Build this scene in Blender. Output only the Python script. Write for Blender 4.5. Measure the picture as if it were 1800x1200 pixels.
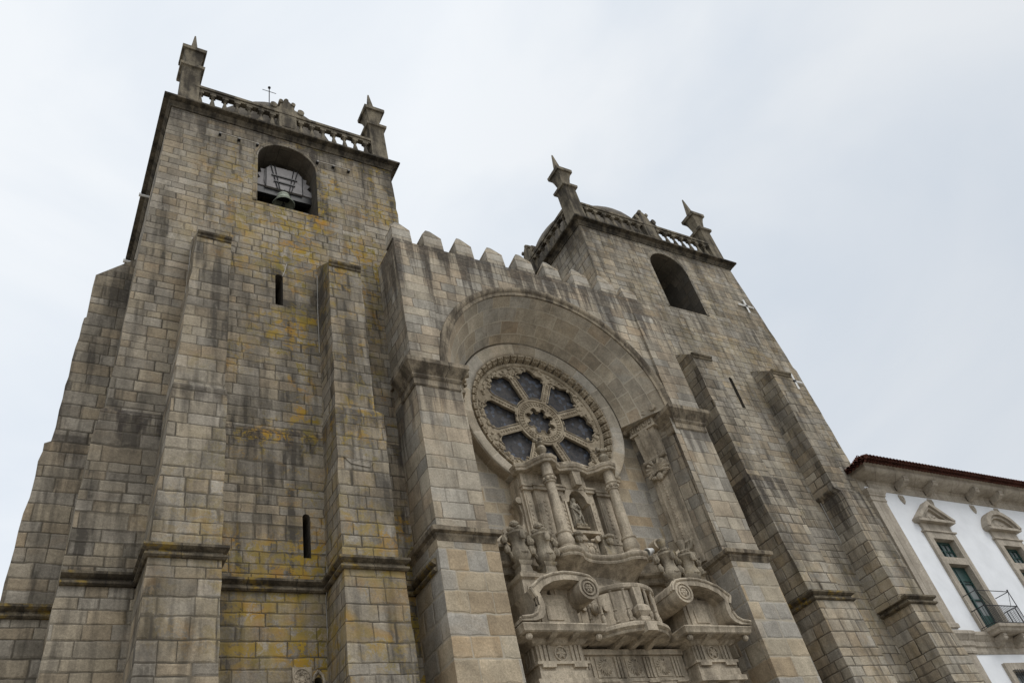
import bpy, bmesh, math, random
from mathutils import Matrix, Vector, Euler
from mathutils.geometry import tessellate_polygon
rnd = random.Random(7)
pi, sin, cos, rad = math.pi, math.sin, math.cos, math.radians
for o in list(bpy.data.objects):
    bpy.data.objects.remove(o)
SC = bpy.context.scene
COL = SC.collection

# ------------------------------------------------------------------ camera
cd = bpy.data.cameras.new('camera')
cam = bpy.data.objects.new('camera', cd)
COL.objects.link(cam)
cd.sensor_width = 36
cd.lens = 28.0
cd.clip_start = 0.1
cd.clip_end = 2000
Rm = (Matrix.Rotation(rad(-37.6467), 3, 'Z') @ Matrix.Rotation(rad(40.0846), 3, 'X')
      @ Matrix.Rotation(rad(14.7099), 3, 'Y'))
M = Matrix((Rm.col[0], Rm.col[2], -Rm.col[1])).transposed().to_4x4()
cam.matrix_world = Matrix.Translation((0, -20, 1.6)) @ M
SC.camera = cam

# ------------------------------------------------------------------ sky, sun, exposure
SUN_EL, SUN_AZ = 52.0, 158.0      # degrees; azimuth from +Y towards +X
w = bpy.data.worlds.new('World')
SC.world = w
w.use_nodes = True
nt = w.node_tree
nt.nodes.clear()
N, L = nt.nodes, nt.links
wout = N.new('ShaderNodeOutputWorld')
bg_sky = N.new('ShaderNodeBackground')
bg_cl = N.new('ShaderNodeBackground')
mixw = N.new('ShaderNodeMixShader')
sky = N.new('ShaderNodeTexSky')
sky.sky_type = 'NISHITA'
sky.sun_disc = False
sky.sun_elevation = rad(SUN_EL)
sky.sun_rotation = rad(SUN_AZ)
bg_sky.inputs['Strength'].default_value = 0.12
L.new(sky.outputs[0], bg_sky.inputs[0])
tc = N.new('ShaderNodeTexCoord')
mp = N.new('ShaderNodeMapping')
mp.inputs['Scale'].default_value = (1.3, 1.3, 2.6)
L.new(tc.outputs['Generated'], mp.inputs[0])
ns = N.new('ShaderNodeTexNoise')
ns.inputs['Scale'].default_value = 1.5
ns.inputs['Detail'].default_value = 6
ns.inputs['Roughness'].default_value = 0.5
ns.inputs['Distortion'].default_value = 0.5
L.new(mp.outputs[0], ns.inputs['Vector'])
cr = N.new('ShaderNodeValToRGB')
cr.color_ramp.elements[0].position = 0.3
cr.color_ramp.elements[0].color = (0.77, 0.84, 0.925, 1)
cr.color_ramp.elements[1].position = 0.62
cr.color_ramp.elements[1].color = (0.95, 0.985, 1.02, 1)
L.new(ns.outputs['Fac'], cr.inputs[0])
# thicker, duller cloud towards the east (+X) and low down
sx = N.new('ShaderNodeSeparateXYZ')
L.new(tc.outputs['Generated'], sx.inputs[0])
mr = N.new('ShaderNodeMapRange')
mr.inputs['From Min'].default_value = 0.30
mr.inputs['From Max'].default_value = 0.95
mr.inputs['To Min'].default_value = 1.0
mr.inputs['To Max'].default_value = 0.80
L.new(sx.outputs['X'], mr.inputs['Value'])
L.new(cr.outputs[0], bg_cl.inputs[0])
L.new(mr.outputs[0], bg_cl.inputs['Strength'])
mixw.inputs[0].default_value = 0.93
L.new(bg_sky.outputs[0], mixw.inputs[1])
L.new(bg_cl.outputs[0], mixw.inputs[2])
L.new(mixw.outputs[0], wout.inputs[0])

sl = bpy.data.lights.new('sun', 'SUN')
sl.energy = 1.15
sl.angle = rad(30)
sl.color = (1.0, 0.97, 0.92)
sun = bpy.data.objects.new('sun', sl)
COL.objects.link(sun)
dvec = Vector((sin(rad(SUN_AZ)) * cos(rad(SUN_EL)), cos(rad(SUN_AZ)) * cos(rad(SUN_EL)), sin(rad(SUN_EL))))
sun.rotation_euler = dvec.to_track_quat('Z', 'Y').to_euler()
sun.location = (10, -40, 60)
SC.view_settings.view_transform = 'Standard'
SC.view_settings.look = 'None'
SC.view_settings.exposure = 0.0
SC.view_settings.gamma = 1.0

# ------------------------------------------------------------------ materials
class NT:
    def __init__(s, name):
        s.mat = bpy.data.materials.new(name)
        s.mat.use_nodes = True
        s.t = s.mat.node_tree
        s.t.nodes.clear()
        s.out = s.n('ShaderNodeOutputMaterial')
        s.b = s.n('ShaderNodeBsdfPrincipled')
        s.t.links.new(s.b.outputs[0], s.out.inputs[0])

    def n(s, k, **kw):
        x = s.t.nodes.new(k)
        for a, b in kw.items():
            setattr(x, a, b)
        return x

    def put(s, sock, val):
        if isinstance(val, bpy.types.NodeSocket):
            s.t.links.new(val, sock)
        elif isinstance(val, tuple) and len(val) == 3 and sock.type == 'RGBA':
            sock.default_value = (*val, 1)
        else:
            sock.default_value = val

    def m(s, op, a, b=None, c=None, clamp=False):
        x = s.n('ShaderNodeMath', operation=op, use_clamp=clamp)
        for i, v in enumerate((a, b, c)):
            if v is not None:
                s.put(x.inputs[i], v)
        return x.outputs[0]

    def noise(s, vec, scale, detail=2, rough=0.5, dim='3D', w=None, dist=0.0):
        x = s.n('ShaderNodeTexNoise', noise_dimensions=dim)
        x.inputs['Scale'].default_value = scale
        x.inputs['Detail'].default_value = detail
        x.inputs['Roughness'].default_value = rough
        x.inputs['Distortion'].default_value = dist
        if vec is not None:
            s.put(x.inputs['Vector'], vec)
        if w is not None:
            s.put(x.inputs['W'], w)
        return x.outputs['Fac']

    def ss(s, v, lo, hi, a=0.0, b=1.0):
        x = s.n('ShaderNodeMapRange', interpolation_type='SMOOTHSTEP')
        s.put(x.inputs['Value'], v)
        x.inputs['From Min'].default_value = lo
        x.inputs['From Max'].default_value = hi
        x.inputs['To Min'].default_value = a
        x.inputs['To Max'].default_value = b
        return x.outputs[0]

    def mix(s, f, a, b, mode='MIX'):
        x = s.n('ShaderNodeMix', data_type='RGBA', blend_type=mode)
        s.put(x.inputs[0], f)
        s.put(x.inputs[6], a)
        s.put(x.inputs[7], b)
        return x.outputs[2]

    def ramp(s, f, stops, interp='LINEAR'):
        x = s.n('ShaderNodeValToRGB')
        x.color_ramp.interpolation = interp
        e = x.color_ramp.elements
        while len(e) < len(stops):
            e.new(0.5)
        for k, (p, c) in zip(e, stops):
            k.position = p
            k.color = (*c, 1)
        s.put(x.inputs[0], f)
        return x.outputs[0]

    def xyz(s, a, b=0.0, c=0.0):
        x = s.n('ShaderNodeCombineXYZ')
        for i, v in enumerate((a, b, c)):
            s.put(x.inputs[i], v)
        return x.outputs[0]

    def uv(s):
        x = s.n('ShaderNodeSeparateXYZ')
        s.put(x.inputs[0], s.n('ShaderNodeUVMap', uv_map='UVMap').outputs[0])
        return x.outputs[0], x.outputs[1]

    def pos(s):
        g = s.n('ShaderNodeNewGeometry')
        x = s.n('ShaderNodeSeparateXYZ')
        s.put(x.inputs[0], g.outputs['Position'])
        return g.outputs['Position'], x.outputs[0], x.outputs[1], x.outputs[2]

    def bump(s, h, strength=0.5, dist=0.02):
        x = s.n('ShaderNodeBump')
        x.inputs['Strength'].default_value = strength
        x.inputs['Distance'].default_value = dist
        s.put(x.inputs['Height'], h)
        s.put(s.b.inputs['Normal'], x.outputs[0])

    def done(s, col, rough=0.9, spec=0.2, metal=0.0):
        s.put(s.b.inputs['Base Color'], col)
        s.put(s.b.inputs['Roughness'], rough)
        s.b.inputs['Specular IOR Level'].default_value = spec
        s.b.inputs['Metallic'].default_value = metal
        return s.mat


def ashlar(name, h, wid, cols, mortar, mw=0.014, lichen=0.0, lx=None, grime=0.5, patch=0.5, seed=0.0, irregular=0.42, grimecol=(0.066, 0.058, 0.048), bumpd=0.034, var=(0.80, 1.12), runs=()):
    t = NT(name)
    u, v = t.uv()
    p, px, py, pz = t.pos()
    wv = t.noise(None, 0.75, 1, dim='1D', w=t.m('ADD', v, seed))
    v1 = t.m('ADD', t.m('DIVIDE', v, h), t.m('MULTIPLY', wv, irregular * 3.2))
    # joints wander a little
    jit = t.noise(p, 2.3, 2)
    v1 = t.m('ADD', v1, t.m('MULTIPLY', t.m('SUBTRACT', jit, 0.5), 0.16))
    row = t.m('FLOOR', v1)
    fv = t.m('FRACT', v1)
    wn = t.n('ShaderNodeTexWhiteNoise', noise_dimensions='1D')
    t.put(wn.inputs['W'], t.m('ADD', row, seed + 0.37))
    rs = t.n('ShaderNodeSeparateColor')
    t.put(rs.inputs[0], wn.outputs['Color'])
    wr = t.m('MULTIPLY', t.m('ADD', t.m('MULTIPLY', rs.outputs[0], 0.55), 0.72), wid)
    u1 = t.m('ADD', t.m('DIVIDE', u, wr), t.m('MULTIPLY', rs.outputs[1], 31.0))
    wu = t.noise(t.xyz(t.m('MULTIPLY', u1, 0.9), t.m('MULTIPLY', row, 7.3)), 1.0, 0, dim='2D')
    u1 = t.m('ADD', u1, t.m('MULTIPLY', wu, irregular * 2.2))
    u1 = t.m('ADD', u1, t.m('MULTIPLY', t.m('SUBTRACT', jit, 0.5), 0.05))
    cl = t.m('FLOOR', u1)
    fu = t.m('FRACT', u1)
    wn2 = t.n('ShaderNodeTexWhiteNoise', noise_dimensions='2D')
    t.put(wn2.inputs['Vector'], t.xyz(cl, row))
    ids = t.n('ShaderNodeSeparateColor')
    t.put(ids.inputs[0], wn2.outputs['Color'])
    rA, rB, rC = ids.outputs
    du = t.m('MULTIPLY', t.m('MINIMUM', fu, t.m('SUBTRACT', 1.0, fu)), wr)
    dv = t.m('MULTIPLY', t.m('MINIMUM', fv, t.m('SUBTRACT', 1.0, fv)), h)
    d = t.m('MINIMUM', du, dv)
    fine = t.noise(p, 9.0, 3, 0.6)
    d = t.m('ADD', d, t.m('MULTIPLY', t.m('SUBTRACT', fine, 0.5), 0.022))
    wide = t.ss(t.noise(p, 0.9, 2), 0.35, 0.75, 0.55, 1.5)
    dn = t.m('DIVIDE', d, t.m('MULTIPLY', wide, mw))
    mort = t.ss(dn, 0.3, 1.9, 1.0, 0.0)
    n = len(cols)
    base = t.ramp(rA, [((i + 0.0) / n, c) for i, c in enumerate(cols)], 'CONSTANT')
    # weathering inside each block
    pt = t.noise(p, 1.7, 4, 0.6, dist=0.6)
    val = t.m('MULTIPLY_ADD', rB, var[1] - var[0], var[0])
    val = t.m('MULTIPLY', val, t.ss(pt, 0.25, 0.8, 0.80, 1.18))
    grain = t.noise(p, 55.0, 2, 0.7)
    val = t.m('MULTIPLY', val, t.ss(grain, 0.25, 0.75, 0.80, 1.2))
    gr2 = t.noise(p, 16.0, 2, 0.6)
    val = t.m('MULTIPLY', val, t.ss(gr2, 0.25, 0.75, 0.86, 1.14))
    col = t.mix(1.0, base, t.xyz(val, val, val), 'MULTIPLY')
    # tan iron staining
    iron = t.ss(t.noise(p, 0.55, 3, 0.6, dist=1.0), 0.5, 0.72)
    col = t.mix(t.m('MULTIPLY', iron, 0.45 * patch), col, t.mix(1.0, col, (1.15, 0.92, 0.66), 'MULTIPLY'))
    # black crust: large patches and thin runs down the wall
    sv = t.n('ShaderNodeVectorMath', operation='MULTIPLY')
    t.put(sv.inputs[0], p)
    sv.inputs[1].default_value = (1, 1, 0.22)
    g1 = t.noise(sv.outputs[0], 0.75, 5, 0.62)
    sv2 = t.n('ShaderNodeVectorMath', operation='MULTIPLY')
    t.put(sv2.inputs[0], p)
    sv2.inputs[1].default_value = (1, 1, 0.09)
    g2 = t.noise(sv2.outputs[0], 3.2, 4, 0.6)
    g = t.m('ADD', t.m('MULTIPLY', t.ss(g1, 0.42, 0.66), 0.80), t.m('MULTIPLY', t.ss(g2, 0.47, 0.66), 0.50), clamp=True)
    g = t.m('MULTIPLY', g, t.ss(fine, 0.25, 0.6, 0.72, 1.0))
    g = t.m('MULTIPLY', g, t.m('MULTIPLY_ADD', rC, 0.7, 0.65), clamp=True)
    col = t.mix(t.m('MULTIPLY', g, grime), col, grimecol)
    # rain-washed soot running down from ledges and copings
    for ztop, ln, stg in runs:
        sv3 = t.n('ShaderNodeVectorMath', operation='MULTIPLY')
        t.put(sv3.inputs[0], p)
        sv3.inputs[1].default_value = (1, 1, 0.05)
        rn = t.noise(sv3.outputs[0], 2.4, 4, 0.65)
        reach = t.m('MULTIPLY', t.ss(rn, 0.30, 0.68), ln)
        dz = t.m('SUBTRACT', ztop, pz)
        q = t.ss(t.m('SUBTRACT', reach, dz), -0.05 * ln, 0.45 * ln)
        q = t.m('MULTIPLY', q, t.ss(dz, -0.06, 0.02))
        q = t.m('MULTIPLY', q, t.ss(fine, 0.2, 0.6, 0.6, 1.0))
        col = t.mix(t.m('MULTIPLY', q, stg), col, (0.045, 0.038, 0.034))
    if lichen > 0:
        l1 = t.noise(p, 0.42, 3, 0.6, dist=0.4)
        l2 = t.m('ADD', t.m('MULTIPLY', t.noise(p, 2.6, 8, 0.78, dist=0.6), 0.8), t.m('MULTIPLY', t.noise(p, 22.0, 3, 0.7), 0.2))
        low = t.m('MULTIPLY', t.ss(pz, 8.6, 10.2), t.ss(pz, 11.2, 14.5, 1.0, 0.0))
        high = t.m('MULTIPLY', t.ss(pz, 21.0, 24.0), t.ss(pz, 28.5, 31.0, 1.0, 0.0))
        zone = t.m('ADD', t.m('MULTIPLY', low, 0.105), t.m('MULTIPLY', high, 0.055))
        lm = t.m('MULTIPLY', t.ss(t.m('ADD', l1, zone), 0.42, 0.62), t.ss(t.m('ADD', l2, t.m('MULTIPLY', zone, 0.55)), 0.495, 0.575))
        if lx:
            lm = t.m('MULTIPLY', lm, t.ss(px, lx[0], lx[1]))
        lm = t.m('MULTIPLY', lm, t.m('MULTIPLY', t.m('MULTIPLY_ADD', rB, 0.5, 0.7), lichen), clamp=True)
        lc = t.ramp(t.noise(p, 1.1, 2), [(0.38, (0.22, 0.172, 0.045)), (0.52, (0.34, 0.225, 0.036)), (0.66, (0.37, 0.200, 0.042))])
        col = t.mix(lm, col, lc)
    col = t.mix(t.m('MULTIPLY', mort, t.ss(t.noise(p, 0.7, 3), 0.3, 0.62, 0.35, 1.0)), col, mortar)
    hgt = t.m('ADD', t.m('MULTIPLY', t.ss(dn, 0.5, 4.0), 0.75), t.m('MULTIPLY', fine, 0.25))
    hgt = t.m('ADD', hgt, t.m('MULTIPLY', rC, 0.35))
    hgt = t.m('ADD', hgt, t.m('MULTIPLY', pt, 0.35))
    hgt = t.m('ADD', hgt, t.m('MULTIPLY', gr2, 0.18))
    t.bump(hgt, 0.75, bumpd)
    return t.done(col, 0.92, 0.12)


def carved(name, c1, c2, grimecol, grime=0.7, relief=0.0, rscale=7.0, lichen=0.0, streak=True, joints=0.0):
    """dressed stone without courses; relief > 0 adds chiselled ornament"""
    t = NT(name)
    p, px, py, pz = t.pos()
    a = t.noise(p, 1.6, 4, 0.6, dist=0.5)
    col = t.mix(t.ss(a, 0.3, 0.7), c1, c2)
    g = t.noise(p, 48, 2, 0.7)
    b = t.noise(p, 12, 3, 0.6)
    val = t.m('MULTIPLY', t.ss(g, 0.25, 0.75, 0.82, 1.18), t.ss(b, 0.25, 0.75, 0.84, 1.14))
    col = t.mix(1.0, col, t.xyz(val, val, val), 'MULTIPLY')
    sv = t.n('ShaderNodeVectorMath', operation='MULTIPLY')
    t.put(sv.inputs[0], p)
    sv.inputs[1].default_value = (1, 1, 0.12 if streak else 1)
    g2 = t.noise(sv.outputs[0], 2.6, 5, 0.65)
    g1 = t.noise(p, 1.1, 4, 0.6)
    gm = t.m('MULTIPLY', t.ss(t.m('ADD', t.m('MULTIPLY', g2, 0.6), t.m('MULTIPLY', g1, 0.4)), 0.42, 0.60), grime)
    col = t.mix(gm, col, grimecol)
    pit = t.m('MULTIPLY', t.ss(t.noise(p, 26, 3, 0.65), 0.56, 0.68), 0.45)
    crust = t.m('MULTIPLY', t.ss(t.noise(p, 4.5, 5, 0.7, dist=0.8), 0.55, 0.66), 0.5 * grime)
    col = t.mix(t.m('MAXIMUM', pit, crust), col, grimecol)
    if lichen:
        l2 = t.m('MULTIPLY', t.ss(t.noise(p, 0.8, 3), 0.48, 0.6), t.ss(t.noise(p, 4, 4, 0.6), 0.46, 0.62))
        col = t.mix(t.m('MULTIPLY', l2, lichen), col, (0.30, 0.20, 0.035))
    h = t.m('ADD', t.m('MULTIPLY', b, 0.5), t.m('MULTIPLY', t.noise(p, 28, 2), 0.3))
    if joints:
        u, v = t.uv()
        fu = t.m('FRACT', t.m('DIVIDE', t.m('ADD', u, 0.31), joints))
        jm = t.ss(t.m('MULTIPLY', t.m('MINIMUM', fu, t.m('SUBTRACT', 1.0, fu)), joints), 0.004, 0.014, 1, 0)
        col = t.mix(t.m('MULTIPLY', jm, 0.7), col, (0.05, 0.045, 0.04))
        h = t.m('SUBTRACT', h, jm)
    if relief:
        vo = t.n('ShaderNodeTexVoronoi', feature='SMOOTH_F1')
        vo.inputs['Scale'].default_value = rscale
        t.put(vo.inputs['Vector'], p)
        r = t.ss(vo.outputs[0], 0.15, 0.6, 1, 0)
        h = t.m('ADD', h, t.m('MULTIPLY', r, relief))
        col = t.mix(t.m('MULTIPLY', t.m('SUBTRACT', 1.0, r), 0.35), col, grimecol)
    t.bump(h, 0.8, 0.02 if not relief else 0.04)
    return t.done(col, 0.9, 0.15)


def plain(name, c, rough=0.6, spec=0.3, metal=0.0, vary=0.15, scale=6.0, bump=0.0):
    t = NT(name)
    p, *_ = t.pos()
    a = t.noise(p, scale, 4, 0.6)
    v = t.ss(a, 0.25, 0.75, 1 - vary, 1 + vary)
    col = t.mix(1.0, c, t.xyz(v, v, v), 'MULTIPLY')
    if bump:
        t.bump(a, bump, 0.02)
    return t.done(col, rough, spec, metal)


GREY = [(0.328, 0.283, 0.217), (0.345, 0.291, 0.213), (0.291, 0.255, 0.201), (0.357, 0.317, 0.258), (0.334, 0.272, 0.192), (0.310, 0.273, 0.220)]
WARM = [(0.392, 0.340, 0.263), (0.367, 0.327, 0.263), (0.411, 0.361, 0.283), (0.383, 0.320, 0.236), (0.371, 0.335, 0.279)]
CENT = [(0.433, 0.369, 0.278), (0.415, 0.364, 0.287), (0.450, 0.392, 0.303), (0.427, 0.351, 0.258), (0.402, 0.365, 0.304)]
ROSE = [(0.416, 0.343, 0.243), (0.366, 0.337, 0.290), (0.433, 0.372, 0.278), (0.404, 0.316, 0.211), (0.378, 0.342, 0.285)]
MDARK = (0.075, 0.064, 0.049)
MLIGHT = (0.42, 0.37, 0.29)
M_ = dict(
    left=ashlar('weathered_granite_yellow_lichen', 0.36, 0.68, GREY, MDARK, 0.014, lichen=0.95, lx=(1.0, 6.5), grime=0.95, seed=3.1, runs=((16.9, 1.3, 0.8), (32.7, 1.6, 0.55))),
    left_buttress=ashlar('weathered_granite_buttress', 0.43, 0.70, GREY, MDARK, 0.015, lichen=0.7, lx=(1.0, 6.0), grime=0.9, seed=11.4, runs=((17.1, 1.2, 0.6),)),
    right=ashlar('granite_right_tower', 0.37, 0.72, WARM, MDARK, 0.012, lichen=0.22, grime=0.75, seed=21.7, runs=((32.8, 1.4, 0.45),)),
    right_buttress=ashlar('granite_right_buttress', 0.41, 0.76, WARM, MDARK, 0.013, lichen=0.15, grime=0.8, seed=27.2, runs=((16.75, 2.4, 0.8), (23.5, .8, 0.5))),
    front=ashlar('granite_church_front', 0.44, 0.88, CENT, (0.13, 0.105, 0.08), 0.011, lichen=0.0, grime=0.62, seed=5.5, irregular=0.22, runs=((25.6, 4.2, 0.75),)),
    pilaster=ashlar('granite_pilaster', 0.58, 1.05, CENT, (0.15, 0.125, 0.095), 0.009, grime=0.45, seed=8.8, irregular=0.25, runs=((18.2, 2.6, 0.6),)),
    pilaster_low=ashlar('patched_granite_lower_pilaster', 0.62, 1.0, ROSE, MLIGHT, 0.018, grime=0.18, seed=15.8, irregular=0.3, var=(0.85, 1.15)),
    dark_reveal=ashlar('dark_vault_stone', 0.45, 0.7, [(0.125, 0.108, 0.085), (0.105, 0.093, 0.076), (0.14, 0.118, 0.09)], (0.06, 0.052, 0.042), 0.01, grime=0.5, seed=41.0, bumpd=0.015),  # darker stone colours for the belfry vaults and slit reveals
    rose=ashlar('patched_granite_pale_joints', 0.52, 0.95, ROSE, MLIGHT, 0.022, grime=0.25, seed=17.3, irregular=0.25, bumpd=0.012, var=(0.85, 1.1)),
    vault=ashlar('granite_arch_vault', 0.60, 0.80, CENT, (0.50, 0.44, 0.345), 0.017, grime=0.35, seed=31.0, irregular=0.15, bumpd=0.012, var=(0.85, 1.1)),
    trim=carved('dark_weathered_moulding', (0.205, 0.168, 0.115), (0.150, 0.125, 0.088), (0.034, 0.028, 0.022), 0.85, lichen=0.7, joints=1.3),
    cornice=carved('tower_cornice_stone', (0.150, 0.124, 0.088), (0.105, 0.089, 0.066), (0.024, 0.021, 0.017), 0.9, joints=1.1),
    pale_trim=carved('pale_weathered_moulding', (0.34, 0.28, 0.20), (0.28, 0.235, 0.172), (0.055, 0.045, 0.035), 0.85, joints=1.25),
    carved=carved('carved_grey_granite', (0.530, 0.450, 0.338), (0.465, 0.398, 0.304), (0.085, 0.068, 0.050), 0.60),
    urn=carved('carved_urn_granite', (0.42, 0.36, 0.27), (0.33, 0.285, 0.215), (0.075, 0.062, 0.048), 0.62, lichen=0.2),
    tracery=carved('carved_rose_tracery', (0.415, 0.352, 0.258), (0.375, 0.312, 0.225), (0.12, 0.092, 0.06), 0.55, streak=False),
    tracery_relief=carved('carved_rose_foliage', (0.36, 0.29, 0.195), (0.32, 0.25, 0.165), (0.10, 0.078, 0.05), 0.5, relief=0.9, rscale=9, streak=False),
    panel=carved('low_relief_panel', (0.31, 0.28, 0.225), (0.26, 0.235, 0.19), (0.09, 0.08, 0.062), 0.5, relief=1.0, rscale=8, streak=False),
    pinnacle=carved('pinnacle_granite', (0.250, 0.212, 0.152), (0.195, 0.168, 0.125), (0.036, 0.031, 0.026), 0.85),
    merlon=carved('merlon_granite', (0.36, 0.32, 0.25), (0.30, 0.265, 0.205), (0.10, 0.088, 0.072), 0.55),
    statue=carved('statue_stone', (0.43, 0.38, 0.295), (0.34, 0.30, 0.235), (0.09, 0.076, 0.058), 0.55, streak=False),
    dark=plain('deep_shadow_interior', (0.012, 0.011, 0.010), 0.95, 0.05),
    iron=plain('black_iron', (0.012, 0.012, 0.013), 0.5, 0.4, vary=0.3),
    white_metal=plain('white_painted_metal', (0.84, 0.83, 0.80), 0.45, 0.4),
    dull_metal=plain('dull_weathered_metal', (0.40, 0.36, 0.30), 0.6, 0.3, vary=0.35, scale=5),
    wood=plain('grey_painted_yoke', (0.27, 0.255, 0.25), 0.75, 0.2, vary=0.14, scale=4, bump=0.3),
    bronze=plain('green_patina_bronze', (0.33, 0.36, 0.29), 0.65, 0.3, vary=0.3, scale=5),
    plaster=plain('white_lime_plaster', (0.83, 0.845, 0.865), 0.9, 0.1, vary=0.06, scale=0.9, bump=0.12),
    pal_stone=carved('palace_dressed_granite', (0.47, 0.415, 0.34), (0.42, 0.37, 0.30), (0.20, 0.17, 0.135), 0.45, joints=1.5),
    green=plain('dark_green_paint', (0.018, 0.055, 0.048), 0.4, 0.4, vary=0.2),
    lead=plain('black_lead_cable', (0.03, 0.03, 0.03), 0.6),
    cable=plain('pale_grey_cable', (0.42, 0.40, 0.36), 0.6),
)


def special_mats():
    # rose window glass: dark panes behind a wire screen, leaded pattern
    t = NT('dark_leaded_glass')
    p, *_ = t.pos()
    vo = t.n('ShaderNodeTexVoronoi', feature='DISTANCE_TO_EDGE')
    vo.inputs['Scale'].default_value = 7.0
    t.put(vo.inputs['Vector'], p)
    vc = t.n('ShaderNodeTexVoronoi', feature='F1')
    vc.inputs['Scale'].default_value = 7.0
    t.put(vc.inputs['Vector'], p)
    sp = t.n('ShaderNodeSeparateColor')
    t.put(sp.inputs[0], vc.outputs['Color'])
    c = t.ramp(sp.outputs[0], [(0.0, (0.024, 0.025, 0.029)), (0.4, (0.042, 0.041, 0.044)), (0.72, (0.062, 0.055, 0.053)), (0.92, (0.085, 0.10, 0.13))])
    c = t.mix(t.ss(vo.outputs[0], 0.02, 0.05, 1, 0), c, (0.06, 0.053, 0.047))
    wv = t.noise(p, 40, 2, 0.7)
    c = t.mix(t.ss(wv, 0.5, 0.7, 0, 0.5), c, (0.11, 0.103, 0.10))
    t.bump(t.m('ADD', sp.outputs[1], wv), 0.4, 0.01)
    M_['rose_glass'] = t.done(c, 0.5, 0.2)
    # window glass of the palace
    t = NT('window_glass')
    p, *_ = t.pos()
    t.bump(t.noise(p, 1.5, 2), 0.15, 0.02)
    M_['glass'] = t.done(t.mix(t.noise(p, 0.8, 2), (0.16, 0.185, 0.19), (0.30, 0.32, 0.32)), 0.12, 0.5)
    # terracotta tiles
    t = NT('dark_terracotta_tiles')
    p, px, py, pz = t.pos()
    wn = t.n('ShaderNodeTexWhiteNoise', noise_dimensions='1D')
    t.put(wn.inputs['W'], t.m('FLOOR', t.m('DIVIDE', px, 0.24)))
    c = t.mix(wn.outputs['Value'], (0.085, 0.033, 0.023), (0.130, 0.050, 0.034))
    c = t.mix(t.ss(t.noise(p, 6, 4, 0.6), 0.45, 0.7, 0, 0.6), c, (0.05, 0.03, 0.026))
    M_['tile'] = t.done(c, 0.85, 0.15)
    # granite paving
    t = NT('granite_paving')
    p, px, py, pz = t.pos()
    br = t.n('ShaderNodeTexBrick')
    t.put(br.inputs['Vector'], p)
    br.inputs['Scale'].default_value = 1.0
    br.inputs['Brick Width'].default_value = 0.9
    br.inputs['Row Height'].default_value = 0.6
    br.inputs['Mortar Size'].default_value = 0.012
    br.inputs['Color1'].default_value = (0.275, 0.252, 0.218, 1)
    br.inputs['Color2'].default_value = (0.335, 0.308, 0.268, 1)
    br.inputs['Mortar'].default_value = (0.10, 0.09, 0.075, 1)
    v = t.ss(t.noise(p, 9, 4, 0.65), 0.25, 0.75, 0.78, 1.2)
    c = t.mix(1.0, br.outputs['Color'], t.xyz(v, v, v), 'MULTIPLY')
    t.bump(t.m('SUBTRACT', t.noise(p, 14, 3), t.m('MULTIPLY', br.outputs['Fac'], 0.8)), 0.4, 0.015)
    M_['paving'] = t.done(c, 0.85, 0.2)
    # lead dome
    M_['dome'] = carved('dome_render', (0.20, 0.175, 0.14), (0.15, 0.132, 0.108), (0.06, 0.052, 0.044), 0.7)


special_mats()


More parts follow.
